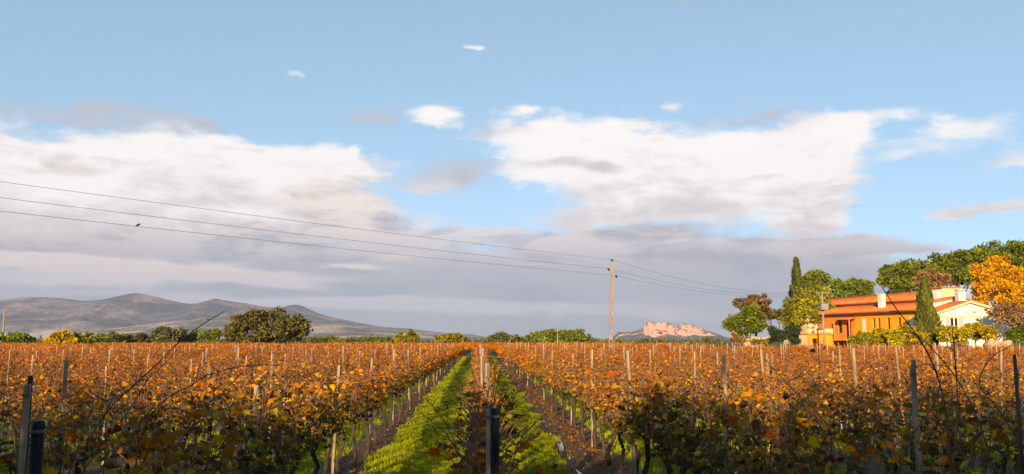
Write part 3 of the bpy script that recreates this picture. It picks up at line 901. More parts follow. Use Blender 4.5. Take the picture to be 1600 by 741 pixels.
# ================================================================== power line
def insulator(mb, p, up=True):
    s = 1 if up else -1
    mb.tube([p, p + Vector((0, 0, .07 * s)), p + Vector((0, 0, .075 * s)), p + Vector((0, 0, .15 * s)), p + Vector((0, 0, .2 * s))], [.05, .06, .1, .09, .05], 8)
PB = W(953, 556, 64); PT = W(957, 408, 64)
pole = empty('utility_pole', (PB.x, 64, 0))
props(pole, 'tall tan pole with slotted shaft standing among the vines', 'utility pole')
hgt = PT.z; leanx = PT.x - PB.x
mb = MB()
w0, w1, dep = .15, .095, .12                       # two flanges and a web with ladder-like slots
def lerp(a, b_, f): return a + (b_ - a) * f
def at_h(z): return leanx * z / hgt
for sx in (-1, 1):
    for (za, zb) in ((-.6, hgt),):
        vs = []
        for z in (za, zb):
            f = max(z, 0) / hgt; w = lerp(w0, w1, f); fw = .05
            x0 = at_h(z) + sx * w; x1 = at_h(z) + sx * (w - fw)
            vs += [(min(x0, x1), -dep / 2, z), (max(x0, x1), -dep / 2, z), (max(x0, x1), dep / 2, z), (min(x0, x1), dep / 2, z)]
        mb.add(vs, [(0, 3, 2, 1), (4, 5, 6, 7), (0, 1, 5, 4), (1, 2, 6, 5), (2, 3, 7, 6), (3, 0, 4, 7)])
link('flange', mb.mesh('flange', M['pole']), pole)
for i in range(13):
    z = .3 + i * .62 if i < 10 else 0
    if z == 0 or z > hgt - .8: break
    f = z / hgt; w = lerp(w0, w1, f) - .049; mb = MB()
    hh = .11 if i < 8 else .32
    mb.box(at_h(z) - w, at_h(z) + w, -.035, .035, z - hh, z + hh)
    link('rung', mb.mesh('rung', M['pole']), pole)
mb = MB(); z0 = .3 + (i - 1) * .62 + .1; w = w1 - .045
mb.box(at_h(hgt) - w - .01, at_h(hgt) + w + .01, -.04, .04, z0, hgt - .01)
link('pole_head', mb.mesh('pole_head', M['pole']), pole)
ipos = []
for (px, py, dx) in ((956.5, 406, 0), (951, 420, -.14), (963, 431, .16)):
    q = W(px, py, 64) - Vector((PB.x, 64, 0)); mb = MB()
    base = Vector((at_h(q.z), 0, min(q.z - .22, hgt) if dx == 0 else q.z - .28))
    mb.tube([base, Vector((q.x, 0, q.z - .2)), Vector((q.x, 0, q.z - .12))], .02, 6)
    br = link('bracket', mb.mesh('bracket', M['metal']), pole)
    mb = MB(); insulator(mb, Vector((q.x, 0, q.z - .16)))
    link('insulator', mb.mesh('insulator', M['ins'], True), br)
    ipos.append(Vector((PB.x + q.x, 64, q.z)))
# transformer pole by the house
TP = W(1288, 540, 104)
tp = empty('transformer_pole', (TP.x, 104, 0))
props(tp, 'pale pole with crossarm and grey transformer box beside the terrace', 'utility pole')
topz = W(1288, 455, 104).z
mb = MB(); mb.tube([(0, 0, -.5), (0, 0, topz)], [.17, .11], 8)
link('shaft', mb.mesh('shaft', M['pole'], True), tp)
for zz, hw in ((topz - .25, .85), (topz - .95, .35)):
    mb = MB(); mb.box(-hw, hw, -.16, -.08, zz - .05, zz + .05)
    ar = link('crossarm', mb.mesh('crossarm', M['pole']), tp)
    for x in ((-hw + .08, 0, hw - .08) if hw > .5 else (-.25, .25)):
        mb = MB(); insulator(mb, Vector((x, -.12, zz + .05))); link('insulator', mb.mesh('insulator', M['metal'], True), ar)
mb = MB(); zt = W(1288, 480, 104).z
mb.box(-.42, .42, -.75, -.2, zt - .35, zt + .35)
tb = link('transformer', mb.mesh('transformer', M['metal']), tp)
mb = MB()
for i in range(6): mb.box(-.36 + i * .13, -.32 + i * .13, -.83, -.749, zt - .28, zt + .28)
link('cooling_fins', mb.mesh('cooling_fins', M['metal']), tb)
for x in (-.28, 0, .28):
    mb = MB(); insulator(mb, Vector((x, -.47, zt + .34))); link('bushing', mb.mesh('bushing', M['pole'], True), tb)
# cables
def cable(a, b_, sag, label):
    mb = MB(); n = 40; pts = []
    for i in range(n + 1):
        f = i / n; p = a.lerp(b_, f); p.z -= 4 * sag * f * (1 - f); pts.append(p)
    mb.tube(pts, .0075, 5)
    o = link('power_cable', mb.mesh('power_cable', M['cable']))
    props(o, label, 'cable', 'cables of the power line'); return pts
names = ('topmost', 'middle', 'lowest')
left_pts = []
for i, (py0, ip) in enumerate(zip((275, 300, 321), ipos)):
    edge = W(0, py0, 30.8)
    end = ip + (edge - ip) * 1.6
    left_pts.append(cable(ip, end, .22, f'{names[i]} of the three cables running left from the tan pole'))
for i, ip in enumerate(ipos):
    end = Vector((TP.x + (-.77, 0, .77)[i], 103.88, topz - .02))
    cable(ip, end, 1.05, f'{names[i]} of the three cables running right from the tan pole')
# small bird on the lowest cable
best = min(left_pts[2], key=lambda p: abs((p.x / p.y) - (ray(196, 350).x / ray(196, 350).y)))
bird = empty('bird', best); bird.scale = (.7, .7, .7)
props(bird, 'tiny dark bird perched on the lowest cable at the left', 'bird')
mb = MB()
mb.tube([(-.16, 0, .0), (-.1, 0, .03), (-.03, 0, .07), (.05, 0, .1), (.1, 0, .13), (.13, 0, .14), (.17, 0, .135)], [.012, .03, .058, .06, .045, .032, .006], 8)
mb.tube([(.0, .015, .05), (.0, .015, -.01)], .006, 4); mb.tube([(.0, -.015, .05), (.0, -.015, -.01)], .006, 4)
link('body', mb.mesh('bird_body', M['bird'], True), bird)
for sy in (-1, 1):
    mb = MB(); mb.add([(.06, sy * .055, .11), (-.02, sy * .064, .05), (-.14, sy * .03, .01), (-.05, sy * .05, .1)], [(0, 1, 2, 3), (3, 2, 1, 0)])
    link('wing', mb.mesh('wing', M['bird']), bird)
# far pole at the left edge and the thin mast behind the vines
for px, pyt, d, lab in ((7, 485, 150, 'pale leaning pole beyond the field at the left edge'), (871, 514, 98, 'thin pale mast standing alone before the dark pines')):
    p = W(px, pyt, d); q = W(px - 3 if px < 100 else px, 540, d)
    e = empty('pole', (q.x, d, 0)); props(e, lab, 'pole')
    mb = MB(); mb.tube([(0, 0, -.3), (p.x - q.x, 0, p.z)], [.16, .1] if px < 100 else [.07, .05], 7); link('shaft', mb.mesh('pole_shaft', M['pole'], True), e)
    mb = MB(); mb.box(p.x - q.x - .3, p.x - q.x + .3, -.05, .05, p.z - .25, p.z - .17); link('crossarm', mb.mesh('crossarm', M['pole']), e)

# ================================================================== trees
def rand_dirs(n, r):
    v = r.normal(0, 1, (n, 3)); return v / np.linalg.norm(v, axis=1, keepdims=True)

def foliage(clumps, n, lsize, cols, r, fill=.25, elong=1.0, updown=0.0):
    """kite-shaped leaf sprays on and in ellipsoid clumps (cx,cy,cz,rx,ry,rz)"""
    cl = np.array(clumps, float)
    area = (cl[:, 3] * cl[:, 5] + cl[:, 4] * cl[:, 5] + cl[:, 3] * cl[:, 4]); pr = area / area.sum()
    idx = r.choice(len(cl), n, p=pr)
    d = rand_dirs(n, r)
    u_ = r.random(n); rad = np.where(u_ < fill, r.uniform(.3, .9, n), np.where(u_ > .86, r.uniform(1.0, 1.38, n), r.uniform(.72, 1.1, n)))
    P = cl[idx, :3] + d * rad[:, None] * cl[idx, 3:6]
    tone = r.uniform(.7, 1.3, len(cl))
    a = d + r.normal(0, .6, (n, 3)); a[:, 2] += updown
    a /= np.linalg.norm(a, axis=1, keepdims=True)
    nn = rand_dirs(n, r) + d * .7
    nn -= a * (nn * a).sum(1, keepdims=True); nn /= np.linalg.norm(nn, axis=1, keepdims=True) + 1e-9
    bb = np.cross(nn, a)
    s = (lsize * r.uniform(.55, 1.4, n))[:, None, None]
    pts = np.array([(0, -.5), (.38, .05), (0, .75), (-.38, -.05)]) * (1, elong)
    zz = np.array([0, -.15, .05, -.15])
    V = P[:, None, :] + s * (pts[None, :, 0, None] * bb[:, None] + pts[None, :, 1, None] * a[:, None] + zz[None, :, None] * nn[:, None])
    F = (np.arange(n)[:, None, None] * 4 + np.array([(0, 1, 2), (0, 2, 3)])[None]).reshape(-1, 3)
    cols = np.array(cols); c = cols[r.integers(0, len(cols), n)] * tone[idx][:, None] * r.uniform(.75, 1.25, (n, 1))
    return V.reshape(-1, 3), F, np.repeat(c, 4, 0)

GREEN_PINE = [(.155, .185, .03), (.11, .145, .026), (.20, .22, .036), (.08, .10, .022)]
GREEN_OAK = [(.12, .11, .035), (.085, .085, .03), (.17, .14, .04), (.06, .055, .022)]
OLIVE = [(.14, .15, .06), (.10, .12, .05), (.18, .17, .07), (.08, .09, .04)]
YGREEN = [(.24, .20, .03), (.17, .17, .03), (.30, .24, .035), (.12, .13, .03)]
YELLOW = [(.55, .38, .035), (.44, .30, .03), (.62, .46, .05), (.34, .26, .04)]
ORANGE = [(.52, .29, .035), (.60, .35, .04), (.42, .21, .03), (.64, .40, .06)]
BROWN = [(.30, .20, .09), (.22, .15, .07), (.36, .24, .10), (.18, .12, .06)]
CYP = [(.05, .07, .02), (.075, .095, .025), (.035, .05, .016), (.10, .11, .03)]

def limb(mb, a, b_, r0, r1, r, wob=.12, n=5, sides=6):
    L = (b_ - a).length; pts = []
    for i in range(n + 1):
        f = i / n; p = a.lerp(b_, f)
        if 0 < i < n: p += Vector((r.normal(0, wob), r.normal(0, wob), r.normal(0, wob * .5))) * L * .25
        pts.append(p)
    mb.tube(pts, list(np.linspace(r0, r1, n + 1)), sides)

def tree(name, px, d, pyb, clumps_px, label, cols, n, lsize, seed, cat='tree', group=None, trunk=True, depth=.9, fork=.45, tr_w=None, sub=8, updown=0., fill=.25, trunk_px=None, subr=.42, elong=1.):
    """clumps_px: (px, py, rx_px, ry_px) lobes seen in the photo, given depth; each is broken into sub-clumps"""
    r = np.random.default_rng(seed)
    base = W(trunk_px if trunk_px is not None else px, pyb, d); bz = 0.0
    o = empty(name, (base.x, d, bz))
    cl = []; heads = []
    mpp = d / FPX
    for (cx, cy, rx, ry) in clumps_px:
        c = W(cx, cy, d); c = np.array((c.x - base.x, 0.0, c.z - bz))
        RX, RZ = rx * mpp, ry * mpp; RY = RX * depth
        c[1] = r.uniform(-.15, .15) * RX
        heads.append(Vector(c))
        cl.append((*c, RX * .62, RY * .62, RZ * .62))
        for q in rand_dirs(sub, r):
            k_ = r.uniform(.5, .92)
            p = c + q * np.array((RX, RY, RZ)) * k_
            f = subr * r.uniform(.45, 1.1)
            cl.append((*p, RX * f, RY * f, max(RZ * f, RX * f * .5)))
    V, F, c = foliage(cl, n, lsize, cols, r, fill, elong, updown)
    ctr = V.reshape(-1, 4, 3).mean(1)                 # ragged gaps where sky shows through
    wid = max(ctr[:, 0].max() - ctr[:, 0].min(), 1.0)
    keep = wob(ctr[:, 0] / wid, ctr[:, 2] / wid, 13, seed) + r.normal(0, .22, len(ctr)) > -.46
    V = V.reshape(-1, 4, 3)[keep].reshape(-1, 3); c = c.reshape(-1, 4, 3)[keep].reshape(-1, 3); F = F[:2 * int(keep.sum())]
    V[:, 2] = np.maximum(V[:, 2], .02 - bz)
    cr = link('crown', mesh_np('crown', V, F, c, M['tree_leaf']), o)
    if trunk:
        mb = MB(); lo = min(h.z for h in heads); mean = sum(heads, Vector()) / len(heads)
        fk = Vector((mean.x * .3, 0, max(.3, lo * fork))); tw = tr_w or max(.08, mean.z * .035)
        limb(mb, Vector((0, 0, -.3)), fk, tw, tw * .75, r, .06, 4, 8)
        for h in heads:
            limb(mb, fk, h, tw * .6, tw * .18, r, .15)
            for q in rand_dirs(3, r): limb(mb, h.lerp(fk, .35), h + Vector(q) * h.length * .12, tw * .22, tw * .06, r, .15, 3, 4)
        link('trunk', mb.mesh('trunk', M['bark'], True), o)
    props(o, label, cat, group)
    return o

# ---- the tree line beyond the field, left to right
TL = 'trees along the far edge of the field'
tree('hedge_shrub', 18, 150, 535, [(5, 532, 22, 10), (35, 530, 22, 9)], 'dark green shrubs beside the leaning pole at the left edge', GREEN_PINE, 2500, .5, 1, 'shrub', TL)
tree('yellow_shrub', 95, 120, 535, [(78, 536, 12, 12), (96, 531, 16, 14), (112, 534, 12, 11)], 'bright yellow shrub rising over the vines at the far left', YELLOW, 2600, .32, 2, 'shrub', updown=.6)
tree('poplar_shrub', 127, 122, 535, [(122, 534, 12, 11), (136, 533, 10, 12)], 'yellow-green shrub just right of the bright yellow one', YGREEN, 1600, .3, 3, 'shrub', updown=.8)
tree('pine_tree', 165, 190, 535, [(155, 530, 18, 8), (178, 529, 16, 8)], 'low dark pines right of the two yellow shrubs', GREEN_PINE, 2200, .5, 4, 'tree', TL)
tree('pine_tree', 212, 195, 535, [(200, 530, 16, 8), (224, 530, 16, 8)], 'low flat-topped pine between the yellow shrubs and the oak, with a dry tip', GREEN_OAK, 2000, .5, 5, 'tree', TL)
tree('oak_tree', 256, 180, 535, [(245, 525, 16, 11), (268, 523, 18, 11)], 'rounded olive-green tree two crowns left of the large oak', OLIVE, 2600, .45, 6, 'tree', TL)
tree('oak_tree', 294, 185, 535, [(288, 528, 17, 10), (305, 526, 13, 9)], 'pale rounded tree between the olive-green tree and the small pine', OLIVE, 2200, .45, 7, 'tree', TL)
tree('pine_tree', 330, 175, 535, [(322, 524, 12, 9), (337, 523, 12, 9)], 'small dark pine touching the left side of the large oak', GREEN_PINE, 2200, .42, 8, 'tree', TL)
tree('oak_tree', 416, 140, 538, [(372, 516, 24, 20), (395, 505, 26, 18), (425, 500, 30, 17), (452, 503, 22, 16), (470, 512, 15, 14), (440, 520, 30, 16), (400, 525, 34, 14), (364, 528, 14, 10), (462, 524, 14, 8)],
     'large spreading dark oak standing alone at the left', GREEN_OAK, 13000, .42, 9, 'tree', None, sub=12, fork=.3, tr_w=.4)
for i, (px, top, w, cols, lab) in enumerate((
    (498, 527, 16, OLIVE, 'low olive bush right beside the large oak'), (521, 525, 12, GREEN_PINE, 'small umbrella pine, nearest the right of the large oak'), (553, 526, 18, OLIVE, 'low yellowish bush between two umbrella pines'),
    (572, 527, 10, GREEN_PINE, 'tiny dark pine in the gap of the low bushes'), (594, 525, 11, GREEN_PINE, 'flat dark pine just left of the rounded pale willow'), (611, 528, 10, GREEN_PINE, 'small dark bush touching the pale willow'))):
    tree('field_edge_bush', px, 200, 535, [(px - w * .3, (top + 538) / 2, w * .8, (538 - top) / 2), (px + w * .4, (top + 540) / 2, w * .7, (537 - top) / 2)], lab, cols, 1300, .45, 20 + i, 'bush', TL)
tree('willow_tree', 635, 175, 535, [(625, 528, 12, 10), (640, 526, 13, 10), (648, 531, 8, 8)], 'pale rounded willow at the field edge left of the lanes', YGREEN, 2400, .4, 30, 'tree', TL)
tree('willow_tree', 704, 170, 535, [(692, 529, 14, 8), (708, 527, 15, 9), (722, 532, 10, 7)], 'yellow-green willow at the head of the left grass lane', YGREEN, 2600, .4, 31, 'tree', TL)
tree('oak_tree', 787, 170, 535, [(768, 530, 10, 7), (786, 526, 16, 9), (775, 532, 18, 7), (800, 530, 12, 7)], 'rounded olive tree at the head of the right grass lane', OLIVE, 2800, .4, 32, 'tree', TL)
tree('oak_tree', 818, 172, 535, [(815, 532, 14, 5), (828, 533, 8, 4)], 'low dark bush between the olive tree and the umbrella pines', GREEN_PINE, 1200, .4, 33, 'bush', TL)
tree('umbrella_pine', 850, 165, 535, [(838, 526, 14, 10), (855, 521, 16, 9), (868, 523, 12, 9), (850, 531, 24, 8)], 'broad umbrella pine directly left of the thin mast', GREEN_PINE, 4200, .36, 34, 'tree', TL)
tree('umbrella_pine', 893, 165, 535, [(884, 523, 13, 9), (902, 522, 15, 8), (916, 527, 12, 7), (895, 531, 26, 7)], 'broad umbrella pine directly right of the thin mast', GREEN_PINE, 4000, .36, 35, 'tree', TL)
tree('field_edge_bush', 927, 166, 535, [(926, 532, 10, 5), (940, 534, 10, 4)], 'low dark bush left of the tan pole foot', OLIVE, 900, .4, 36, 'bush', TL)
tree('field_edge_bush', 1000, 160, 535, [(980, 536, 14, 4), (1004, 535, 16, 4), (1030, 536, 16, 4)], 'low olive scrub below the red rock', OLIVE, 1500, .4, 37, 'bush', TL)

# ---- the trees around the house
tree('umbrella_pine', 1168, 118, 535, [(1150, 504, 20, 18), (1172, 490, 24, 17), (1186, 503, 20, 18), (1165, 512, 28, 13), (1140, 510, 10, 10)], 'full round bright green pine, leftmost of the trees by the house', GREEN_PINE, 9000, .3, 50, 'tree', tr_w=.2, fork=.5, sub=10)
tree('bare_tree', 1182, 126, 535, [(1160, 475, 16, 13), (1178, 468, 18, 10), (1194, 472, 13, 12), (1186, 485, 20, 12)], 'brownish thin-leaved tree rising behind the leftmost round pine', BROWN + GREEN_OAK, 4200, .3, 51, 'tree', sub=12, subr=.3)
tree('umbrella_pine', 1214, 140, 535, [(1200, 494, 16, 7), (1218, 491, 18, 6), (1232, 496, 14, 6)], 'flat dark pine with open branches behind the dark round shrub', GREEN_OAK, 2600, .3, 52, 'tree', fork=.3, tr_w=.22)
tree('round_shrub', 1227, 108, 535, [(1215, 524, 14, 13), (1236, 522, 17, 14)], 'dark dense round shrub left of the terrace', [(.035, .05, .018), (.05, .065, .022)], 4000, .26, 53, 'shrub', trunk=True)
tree('small_shrub', 1150, 112, 538, [(1148, 528, 9, 9), (1160, 532, 8, 6)], 'reddish brown low bush under the leftmost round pine', BROWN, 1200, .25, 54, 'bush')
tree('small_shrub', 1190, 111, 538, [(1182, 534, 12, 5), (1200, 533, 9, 6)], 'low pale green plants left of the dark round shrub', YGREEN, 1000, .25, 55, 'bush')
tree('umbrella_pine', 1285, 142, 535, [(1262, 440, 17, 14), (1284, 433, 24, 11), (1272, 455, 28, 14), (1240, 458, 10, 14)], 'green pine right behind the tall thin cypress', GREEN_PINE, 7000, .36, 56, 'tree', sub=10)
tree('umbrella_pine', 1335, 138, 535, [(1310, 450, 22, 16), (1338, 445, 26, 14), (1352, 455, 16, 14), (1325, 466, 34, 14), (1352, 474, 16, 10)], 'wide green umbrella pine above the left end of the house roof', GREEN_PINE, 10000, .34, 57, 'tree', sub=12)
tree('lime_tree', 1258, 120, 535, [(1240, 485, 18, 22), (1262, 470, 22, 22), (1282, 465, 20, 18), (1270, 495, 30, 20), (1292, 484, 16, 14), (1236, 505, 16, 14)], 'yellow-green leafy tree between the tall cypress and the house', YGREEN, 11000, .3, 58, 'tree', sub=10)
def cypress(name, px, d, top, bot, wpx, label, n, seed, cols=CYP):
    r = np.random.default_rng(seed); b0 = W(px, bot, d); o = empty(name, (b0.x, d, 0)); props(o, label, 'cypress')
    H = W(px, top, d).z; rw = wpx / 2 * d / FPX
    f = r.random(n) ** .9; z = .25 + (H - .25) * f
    prof = rw * np.clip(np.minimum(1.0, .55 + f * 2.2) * (1 - f ** 2.6) ** .8, .03, 2)
    lump = 1 + .16 * np.sin(z * 2.3 + 1.3 * np.sin(z)) 
    th = r.uniform(0, 2 * math.pi, n); lump = lump + .2 * np.sin(th * 3 + z * 1.1)
    rad = prof * lump * r.uniform(.72, 1.06, n)
    P = np.stack([rad * np.cos(th), rad * np.sin(th), z], 1)
    cl = np.concatenate([P, np.full((n, 3), .01)], 1)
    a = np.stack([np.cos(th) * .35, np.sin(th) * .35, np.ones(n)], 1) + r.normal(0, .22, (n, 3)); a /= np.linalg.norm(a, axis=1, keepdims=True)
    nn = np.stack([np.cos(th), np.sin(th), np.zeros(n)], 1) + r.normal(0, .4, (n, 3)); nn -= a * (nn * a).sum(1, keepdims=True); nn /= np.linalg.norm(nn, axis=1, keepdims=True)
    bb = np.cross(nn, a); s = (.0036 * d * r.uniform(.6, 1.4, n))[:, None, None]
    pts = np.array([(0, -.6), (.34, 0), (0, 1.2), (-.34, 0)])
    V = (P[:, None] + s * (pts[None, :, 0, None] * bb[:, None] + pts[None, :, 1, None] * a[:, None])).reshape(-1, 3)
    F = (np.arange(n)[:, None, None] * 4 + np.array([(0, 1, 2), (0, 2, 3)])[None]).reshape(-1, 3)
    c = np.array(cols)[r.integers(0, len(cols), n)] * r.uniform(.7, 1.3, (n, 1)) * (1 + .3 * np.sin(th * 3 + z * 1.1))[:, None]
    link('crown', mesh_np('crown', V, F, np.repeat(c, 4, 0), M['tree_leaf']), o)
    mb = MB(); mb.tube([(0, 0, -.3), (0, 0, H * .5), (0, 0, H * .93)], [.22, .14, .02], 7); link('trunk', mb.mesh('trunk', M['bark'], True), o)
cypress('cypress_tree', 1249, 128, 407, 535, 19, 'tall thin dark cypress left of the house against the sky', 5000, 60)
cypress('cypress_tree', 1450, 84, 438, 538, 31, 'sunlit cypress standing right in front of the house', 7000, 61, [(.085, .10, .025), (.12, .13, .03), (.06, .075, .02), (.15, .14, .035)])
tree('umbrella_pine', 1420, 140, 535, [(1398, 430, 28, 20), (1425, 422, 34, 17), (1452, 428, 28, 16), (1412, 446, 30, 16), (1385, 437, 14, 14), (1440, 446, 26, 14)], 'spreading umbrella pine, leftmost of those behind the roof', GREEN_PINE, 13000, .36, 62, 'tree', sub=14, tr_w=.4, fork=.6)
tree('umbrella_pine', 1498, 148, 535, [(1470, 412, 26, 16), (1498, 402, 32, 15), (1522, 406, 24, 18), (1490, 426, 34, 20), (1515, 430, 24, 18)], 'big umbrella pine in the middle of those behind the roof', GREEN_PINE, 12000, .38, 63, 'tree', sub=14, tr_w=.45, fork=.6)
tree('umbrella_pine', 1580, 152, 535, [(1540, 398, 26, 17), (1568, 391, 30, 15), (1600, 389, 32, 15), (1632, 395, 30, 16), (1570, 412, 36, 18), (1610, 412, 36, 18)], 'tallest umbrella pine at the right edge behind the orange tree', GREEN_PINE, 14000, .38, 64, 'tree', sub=14, tr_w=.5, fork=.6)
tree('umbrella_pine', 1375, 150, 535, [(1372, 470, 14, 8), (1392, 463, 12, 10)], 'small dark pine in the gap above the roof ridge', GREEN_OAK, 1500, .36, 65, 'tree')
tree('bare_tree', 1458, 116, 535, [(1440, 435, 14, 14), (1458, 430, 16, 13), (1475, 436, 13, 13), (1458, 446, 22, 10)], 'bare reddish brown tree in front of the pines above the roof', BROWN, 2600, .28, 66, 'tree', sub=14, subr=.26)
tree('plane_tree', 1552, 112, 535, [(1560, 413, 20, 17), (1538, 425, 20, 18), (1576, 428, 22, 18), (1548, 445, 30, 20), (1585, 448, 24, 18), (1528, 452, 14, 20), (1570, 470, 30, 20), (1598, 436, 12, 18), (1532, 470, 14, 14), (1598, 465, 18, 18)], 'large glowing orange tree behind the white house', ORANGE, 15000, .3, 67, 'tree', sub=12, tr_w=.3, updown=.3)
tree('bare_tree', 1568, 84, 536, [(1552, 488, 16, 14), (1575, 482, 20, 16), (1594, 488, 16, 14), (1580, 500, 24, 12)], 'half bare brown tree in front of the white gable', BROWN + [(.30, .17, .07)], 2400, .2, 68, 'tree', sub=14, subr=.26, trunk_px=1566, fork=.6, tr_w=.16)
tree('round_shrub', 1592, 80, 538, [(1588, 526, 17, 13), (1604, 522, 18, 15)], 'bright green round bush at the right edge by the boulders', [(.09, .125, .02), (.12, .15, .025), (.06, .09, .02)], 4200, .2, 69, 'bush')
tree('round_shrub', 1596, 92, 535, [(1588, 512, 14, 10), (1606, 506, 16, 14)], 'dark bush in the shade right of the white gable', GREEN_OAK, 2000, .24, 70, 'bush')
YV = 'row of small yellow-leaved trees before the house'
for i, (px, top, w) in enumerate(((1338, 524, 12), (1355, 518, 13), (1376, 512, 14), (1398, 515, 13), (1420, 508, 14), (1440, 518, 10), (1480, 508, 15), (1502, 510, 14), (1524, 504, 16), (1546, 508, 14))):
    nm = ('leftmost', 'second from left', 'third from left', 'fourth from left', 'fifth from left', 'sixth, at the cypress foot', 'fourth from right', 'third from right', 'second from right', 'rightmost')[i]
    cols = YGREEN if i < 2 else YELLOW + YGREEN
    tree('small_yellow_tree', px, 80 + (i % 3), 538, [(px - w * .45, top + 9, w * .8, 10), (px + w * .45, top + 10, w * .8, 10), (px, top + 7, w * .8, 8), (px, top + 20, w * 1.0, 9)], f'small yellow-leaved tree before the house, {nm} of its row', cols, 2200, .17, 80 + i, 'tree', YV, sub=9, subr=.35, fork=.7, tr_w=.07)

# ================================================================== the houses
def plaster(name, base, dark, stain=.25):
    m, b = newmat(name)
    v = poscoord()
    n1 = noise(v, .7, 6, .6); n2 = noise(v, 5, 5, .6)
    mp = X.nt.nodes.new('ShaderNodeMapping'); mp.inputs['Scale'].default_value = (1.4, 1.4, .12); X.nt.links.new(v, mp.inputs[0])
    n3 = noise(mp.outputs[0], 1.3, 5, .6)
    c = mixc(sstep(n1, .35, .7), dark, base)
    c = mixc(sstep(n3, .5, .75) * stain, c, tuple(q * .55 for q in dark))
    X.nt.links.new(c, b.inputs['Base Color']); b.inputs['Roughness'].default_value = .9
    bump(b, n2, .25, .02)
    return m
M['yellow'] = plaster('yellow_plaster', (.84, .345, .012), (.76, .28, .01), .45)
M['redwall'] = plaster('red_orange_plaster', (.70, .26, .035), (.60, .19, .03))
M['white'] = plaster('white_plaster', (.76, .72, .66), (.68, .62, .55), .4)
M['cream'] = plaster('cream_plaster', (.70, .56, .33), (.60, .46, .26))
M['shutter'] = plaster('lilac_shutter', (.52, .44, .45), (.45, .38, .40))
M['glass'] = rough_mat('dark_glass', (.02, .02, .025), (.012, .012, .016), 3, .12, .02)
M['wood'] = rough_mat('dark_wood', (.12, .055, .03), (.06, .03, .02), 8, .7)
M['awning'] = rough_mat('red_awning', (.45, .07, .025), (.35, .05, .02), 6, .8)
m, b = newmat('roof_tile')
v = poscoord()
n1 = noise(v, .9, 5, .6); n2 = noise(v, 6, 4, .6)
c = mixc(sstep(n1, .3, .7), (.46, .105, .025), (.62, .18, .045))
c = mixc(sstep(n2, .55, .7) * .6, c, (.26, .07, .03))
X.nt.links.new(c, b.inputs['Base Color']); b.inputs['Roughness'].default_value = .85
M['tile'] = m
M['stone'] = rough_mat('pale_stone', (.50, .36, .22), (.34, .24, .15), 2.5, .9, .8, .05)

def wall(name, parent, axis, pos, a0, a1, z0, z1, mat, holes=(), th=.3, sgn=1):
    """upright wall; axis 'x': runs along x at y=pos (outer face towards -y); 'y': along y at x=pos (outer face towards -x)"""
    A = sorted({a0, a1, *[h[0] for h in holes], *[h[1] for h in holes]}); Z = sorted({z0, z1, *[h[2] for h in holes], *[h[3] for h in holes]})
    mb = MB()
    for i in range(len(A) - 1):
        for j in range(len(Z) - 1):
            ca, cz = (A[i] + A[i + 1]) / 2, (Z[j] + Z[j + 1]) / 2
            if any(h[0] < ca < h[1] and h[2] < cz < h[3] for h in holes): continue
            if axis == 'x': mb.box(A[i], A[i + 1], pos, pos + th, Z[j], Z[j + 1])
            else: mb.box(pos, pos + th, A[i], A[i + 1], Z[j], Z[j + 1])
    return link(name, mb.mesh(name, mat), parent)

def slab(name, parent, q, th, mat, ribs=0, rib_dir=None):
    """roof plane: q = four corners (eave a, eave b, ridge b, ridge a); with rounded tile ribs running up the slope"""
    q = [Vector(p) for p in q]; n = (q[1] - q[0]).cross(q[3] - q[0]).normalized()
    if n.z < 0: n = -n
    mb = MB(); mb.add([p for p in q] + [p + n * th for p in q], [(0, 3, 2, 1), (4, 5, 6, 7), (0, 1, 5, 4), (1, 2, 6, 5), (2, 3, 7, 6), (3, 0, 4, 7)])
    o = link(name, mb.mesh(name, mat), parent)
    if ribs:
        mb = MB()
        for i in range(ribs):
            f = (i + .5) / ribs; a = q[0].lerp(q[1], f) + n * th; b_ = q[3].lerp(q[2], f) + n * th
            mb.tube([a, a.lerp(b_, .5), b_], .07, 5)
        link('tile_ribs', mb.mesh('tile_ribs', mat, True), o)
    return o

def chimney(parent, x, y, w, d_, z0, z1, mat):
    mb = MB(); mb.box(x - w / 2, x + w / 2, y - d_ / 2, y + d_ / 2, z0, z1 - .42)
    o = link('chimney', mb.mesh('chimney', mat), parent)
    mb = MB(); mb.box(x - w / 2 - .07, x + w / 2 + .07, y - d_ / 2 - .07, y + d_ / 2 + .07, z1 - .10, z1)
    for i in range(4):
        xx = x - w / 2 + .05 + i * (w - .1) / 3
        mb.box(xx - .045, xx + .045, y - d_ / 2 + .02, y + d_ / 2 - .02, z1 - .419, z1 - .101)
    mb.box(x - w / 2 - .05, x + w / 2 + .05, y - d_ / 2 - .05, y + d_ / 2 + .05, z1 - .52, z1 - .418)
    link('chimney_cap', mb.mesh('chimney_cap', mat), o)
    return o

# ---- long yellow house: its lit wall faces the vineyard (towards -x)
yh = empty('yellow_house', (48.5, 107, 0)); props(yh, 'long yellow and orange house with two-tier red tile roof', 'house')
root_m = Matrix.Translation((-48.5, -107, 0))
class Loc:                                            # children are modelled in world metres, then moved under their root
    def __init__(s, root): s.root = root; s.n0 = len(bpy.data.objects); s.before = set(bpy.data.objects)
    def done(s, move=None, rz=0):
        for o in list(bpy.data.objects):
            if o not in s.before and o.parent == s.root:
                o.location = Vector(o.location) - s.root.location
        if move: s.root.location = Vector(s.root.location) + Vector(move); s.root.rotation_euler.z = rz
L = Loc(yh)
XW, Y0, Y1, EZ = 48.5, 97.0, 119.0, 5.55
def yy_at(px):                                        # along the wall, allowing for the turn of the house
    t_ = ray(px, 500).x / ray(px, 500).y
    return 107 + (50.4 - 107 * t_) / (t_ * math.cos(R(13)) + math.sin(R(13)))
slits = []
